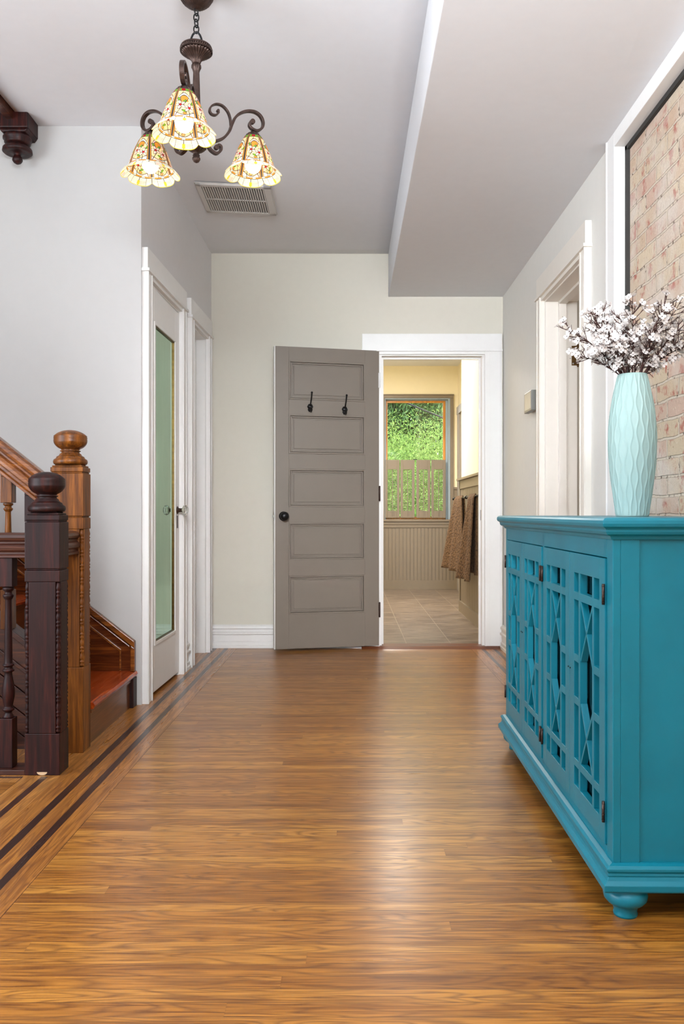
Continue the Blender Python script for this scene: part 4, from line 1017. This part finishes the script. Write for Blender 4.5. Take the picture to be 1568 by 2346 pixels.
# bun feet
ft = None
for (fx, fy) in ((.035,.022),(.035,CL-.022),(CD-.05,.022),(CD-.05,CL-.022)):
    if ft is None:
        m = MB(); m.lathe([(0,0),(.026,0),(.027,.005),(.025,.010),(.028,.020),(.032,.026),(.040,.030),(.047,.038),(.049,.048),(.046,.058),(.036,.064),(.040,.070),(0,.070)], (0,0,0), 32); ft = obj('foot', m, TEAL, t)
        f_ = ft
    else: f_ = ft.copy(); C.objects.link(f_); f_.parent = t
    f_.location = (fx, fy, 0)
# fretwork doors
DZ0, DZ1 = ZB+.024, ZT-.057; DH = DZ1-DZ0
d0 = .046; DW = .3165; gap = .003
starts = [d0, d0+DW+gap, CL/2+.012+.02+gap, CL/2+.012+.02+2*gap+DW]
DWs = [DW, DW-.002, DW-.012, DW-.016]
hs = [0, 1, 0, 1]
for i, ys_ in enumerate(starts):
    wdt = (CL/2-.010+.02-d0-3*gap)/2 if i < 2 else (CL-.030-(CL/2+.012+.02)-3*gap)/2
    ys_ = (d0+gap/2+i*(wdt+gap)) if i < 2 else (CL/2+.032+gap+(i-2)*(wdt+gap))
    m = MB(); T0, T1 = -.004, .014
    def B(u0, u1, v0, v1): m.box(T0, T1, ys_+u0*wdt, ys_+u1*wdt, DZ1-v1*DH, DZ1-v0*DH)
    B(0,.14,0,1); B(.86,1,0,1); B(.14,.86,0,.077); B(.14,.86,.923,1)
    B(.28,.33,.077,.923); B(.67,.72,.077,.923)
    B(.14,.28,.153,.185); B(.33,.67,.153,.185); B(.72,.86,.153,.185); B(.14,.28,.817,.847); B(.33,.67,.817,.847); B(.72,.86,.817,.847)
    for v in (.40, .570): B(.14,.28,v,v+.030); B(.72,.86,v,v+.030)
    def diag(ua, va, ub, vb, w_=.008):
        a = Vector((ys_+ua*wdt, DZ1-va*DH)); b = Vector((ys_+ub*wdt, DZ1-vb*DH)); d = (b-a).normalized(); n = Vector((-d.y, d.x))*w_/2
        m.prism([(a+n)[:], (b+n)[:], (b-n)[:], (a-n)[:]], lambda p, q, x: (x, p, q), T0+.001, T1)
    for va, vb in ((.185,.415), (.585,.817)):
        diag(.33, va, .67, vb); diag(.67, va, .33, vb)
    # the long six-sided opening: slim liner
    dr = obj('fretwork_door', m, TEAL, t, .0008)
    m = MB(); m.box(T1+.003, T1+.006, ys_+.01, ys_+wdt-.01, DZ0+.02, DZ1-.02); obj('door_glass', m, CABGLASS, dr)
    hy = ys_ if i in (0, 2) else ys_+wdt
    hy = {0: ys_-.002, 1: ys_+wdt+.000, 2: ys_-.000, 3: ys_+wdt+.002}[i]
    for v in (.125, .885):
        zc_ = DZ1-v*DH; m = MB(); m.tube([(-.008, hy, zc_-.024), (-.008, hy, zc_+.024)], .0035, 8)
        for q in range(4): m.tube([(-.008, hy, zc_-.019+q*.0125), (-.008, hy, zc_-.018+q*.0125)], .0042, 8)
        obj('hinge', m, BRONZE, dr)
    kn = ys_+wdt-.008 if i in (0, 2) else ys_+.008
    m = MB(); m.sphere((-.005, kn, DZ1-.47*DH), .0022, 8); obj('screw_hole', m, BLACK, dr)

# ------------------------------------------------------------------ vase
VX, VY, VZ = (1449.5-800)/F*2.3, 2.3, .900
vh = 325/F*2.3
def vr(q):
    pts = [(0,.0425),(.03,.0435),(.15,.0505),(.3,.0585),(.45,.0632),(.58,.0635),(.7,.0605),(.82,.0535),(.92,.045),(1,.0375)]
    for (a, ra), (b, rb) in zip(pts, pts[1:]):
        if q <= b:
            s_ = (q-a)/(b-a); return ra+(rb-ra)*s_
    return pts[-1][1]
m = MB(); nu, nv, NR = 320, 110, 26; vs = []
rr_ = random.Random(2); ph = [rr_.uniform(-.4,.4) for _ in range(NR)]
for j in range(nv+1):
    q = j/nv; z = q*vh; r0 = (vr(max(0,q-.04))+vr(q)+vr(min(1,q+.04)))/3
    rid = [2*PI*k/NR+(1 if k % 2 else -1)*.052*math.sin(z*2*PI/.082+ph[k]) for k in range(NR)]
    for i in range(nu):
        a = 2*PI*i/nu; k0 = int(a/(2*PI)*NR); hgt_ = 0
        for k in (k0-1, k0, k0+1, k0+2):
            d = abs((a-rid[k % NR]+PI) % (2*PI)-PI)*r0; hgt_ = max(hgt_, math.exp(-(d/.0021)**1.4))
        fade = min(1, (1-q)/.03, q/.02) if q < 1 else 0
        r = r0+.0020*hgt_*max(0, fade)
        vs.append((r*math.cos(a), r*math.sin(a), z))
for (dr_, dz_) in ((-.003, 0), (-.004, -.05)):
    for i in range(nu): a = 2*PI*i/nu; r = .0375+dr_+(.004 if dz_ else 0); vs.append((r*math.cos(a), r*math.sin(a), vh+dz_))
rows = nv+3
fs = [(j*nu+i, j*nu+(i+1) % nu, (j+1)*nu+(i+1) % nu, (j+1)*nu+i) for j in range(rows-1) for i in range(nu)]
fs += [tuple(range(nu))[::-1], tuple(range((rows-1)*nu, rows*nu))]
m.add(vs, fs, 0, True)
vo = obj('vase', m, VASE, recalc=True); vo.location = (VX, VY, VZ)
tag(vo, 'tall pale aqua vase with wavy carved ridges standing on the teal sideboard', 'vase')

# ------------------------------------------------------------------ blossom twigs
m = MB()
for k in range(4):
    a = k*PI/2; c_, s__ = math.cos(a), math.sin(a); pts = []
    for (u, v, z) in ((0,0,0),(.004,.0038,.001),(.0085,.0048,.0028),(.0108,0,.0034),(.0085,-.0048,.0028),(.004,-.0038,.001),(.006,0,.0006)):
        pts.append((u*c_-v*s__, u*s__+v*c_, z))
    m.add(pts, [(0,5,6),(0,6,1),(1,6,3,2),(5,4,3,6)], 0, True)
m.lathe([(0,-.001),(.0014,0),(.0010,.002),(0,.003)], (0,0,0), 6, 1)
bm_obj = obj('blossom', m, [PETAL, PCORE], recalc=False); bm_data = bm_obj.data; bpy.data.objects.remove(bm_obj, do_unlink=True)
twigs = [  # azimuth, lean from vertical, length, label
    (182, 60, .185, 'white blossom twig reaching farthest left, across the door casing'),
    (205, 46, .165, 'white blossom twig rising left towards the camera, above the vase'),
    (172, 72, .115, 'short drooping blossom twig low on the left of the vase mouth'),
    (150, 38, .18, 'white blossom twig leaning left and back against the white frame'),
    (255, 22, .165, 'upright blossom twig at the front centre of the bunch'),
    (95, 18, .165, 'upright blossom twig at the back centre of the bunch'),
    (300, 34, .18, 'white blossom twig leaning right and towards the viewer'),
    (20, 40, .222, 'tallest blossom twig, reaching up right in front of the brick'),
    (345, 52, .225, 'blossom twig reaching right out over the sideboard side'),
    (60, 48, .20, 'blossom twig leaning right and back towards the brick'),
    (5, 66, .135, 'short low blossom twig on the right of the vase mouth'),
    (225, 64, .13, 'short blossom twig hanging forward over the vase rim'),
    (195, 30, .16, 'blossom twig rising just left of the centre of the bunch'),
    (335, 20, .155, 'blossom twig rising just right of the centre of the bunch'),
    (350, 62, .20, 'low long blossom twig stretching right past the vase shoulder'),
]
rb = random.Random(11)
for az, el, ln, lab in twigs:
    a, e = R(az), R(el); base = Vector((VX+.018*math.cos(a), VY+.018*math.sin(a), VZ+vh-.02))
    t = thing('blossom_twig', lab, 'flower', base, group='white blossom twigs in the aqua vase')
    d0_ = Vector((math.cos(a)*math.sin(e*.55), math.sin(a)*math.sin(e*.55), math.cos(e*.55))); d1_ = Vector((math.cos(a)*math.sin(e*1.12), math.sin(a)*math.sin(e*1.12), math.cos(e*1.12)))
    pts = [Vector((0,0,0))]; n = 12
    for k in range(n): pts.append(pts[-1]+(d0_.lerp(d1_, k/n)).normalized()*(ln+.03)/n+Vector((rb.gauss(0,.001), rb.gauss(0,.001), 0)))
    m = MB(); m.tube(pts, [.0026-.0017*k/n for k in range(n+1)], 6)
    fl = []
    for k in range(2, n+1):
        for q in range(2 if k < 4 else 3):
            ax = (pts[k]-pts[k-1]).normalized(); sd = Vector((rb.gauss(0,1), rb.gauss(0,1), rb.gauss(0,.7))); sd = (sd-ax*sd.dot(ax)).normalized()
            dd_ = (ax*.75+sd*.75+Vector((0,0,.15))).normalized(); l2 = rb.uniform(.022, .050)*(1.0 if k > 4 else .75)
            p0 = pts[k]; p1 = p0+dd_*l2*.5+sd*.002; p2 = p0+dd_*l2
            m.tube([p0, p1, p2], [.0013, .0010, .0007], 4)
            fl.append((p2, dd_))
            for _ in range(2):
                s2 = (dd_+Vector((rb.gauss(0,.6), rb.gauss(0,.6), rb.gauss(0,.6)))).normalized(); p3 = p1+s2*rb.uniform(.010,.020); m.tube([p1, p3], [.0009,.0006], 4)
                if rb.random() < .62: fl.append((p3, s2))
    obj('stem', m, TWIG, t)
    rb.shuffle(fl)
    for (p, d) in fl[:42]:
        o = bpy.data.objects.new('blossom', bm_data); C.objects.link(o); o.parent = t; o.location = p
        o.rotation_euler = (d+Vector((rb.gauss(0,.35), rb.gauss(0,.35)-.35, rb.gauss(0,.35)))).to_track_quat('Z', 'Y').to_euler()
        s_ = rb.uniform(.75, 1.12); o.scale = (s_, s_, s_)
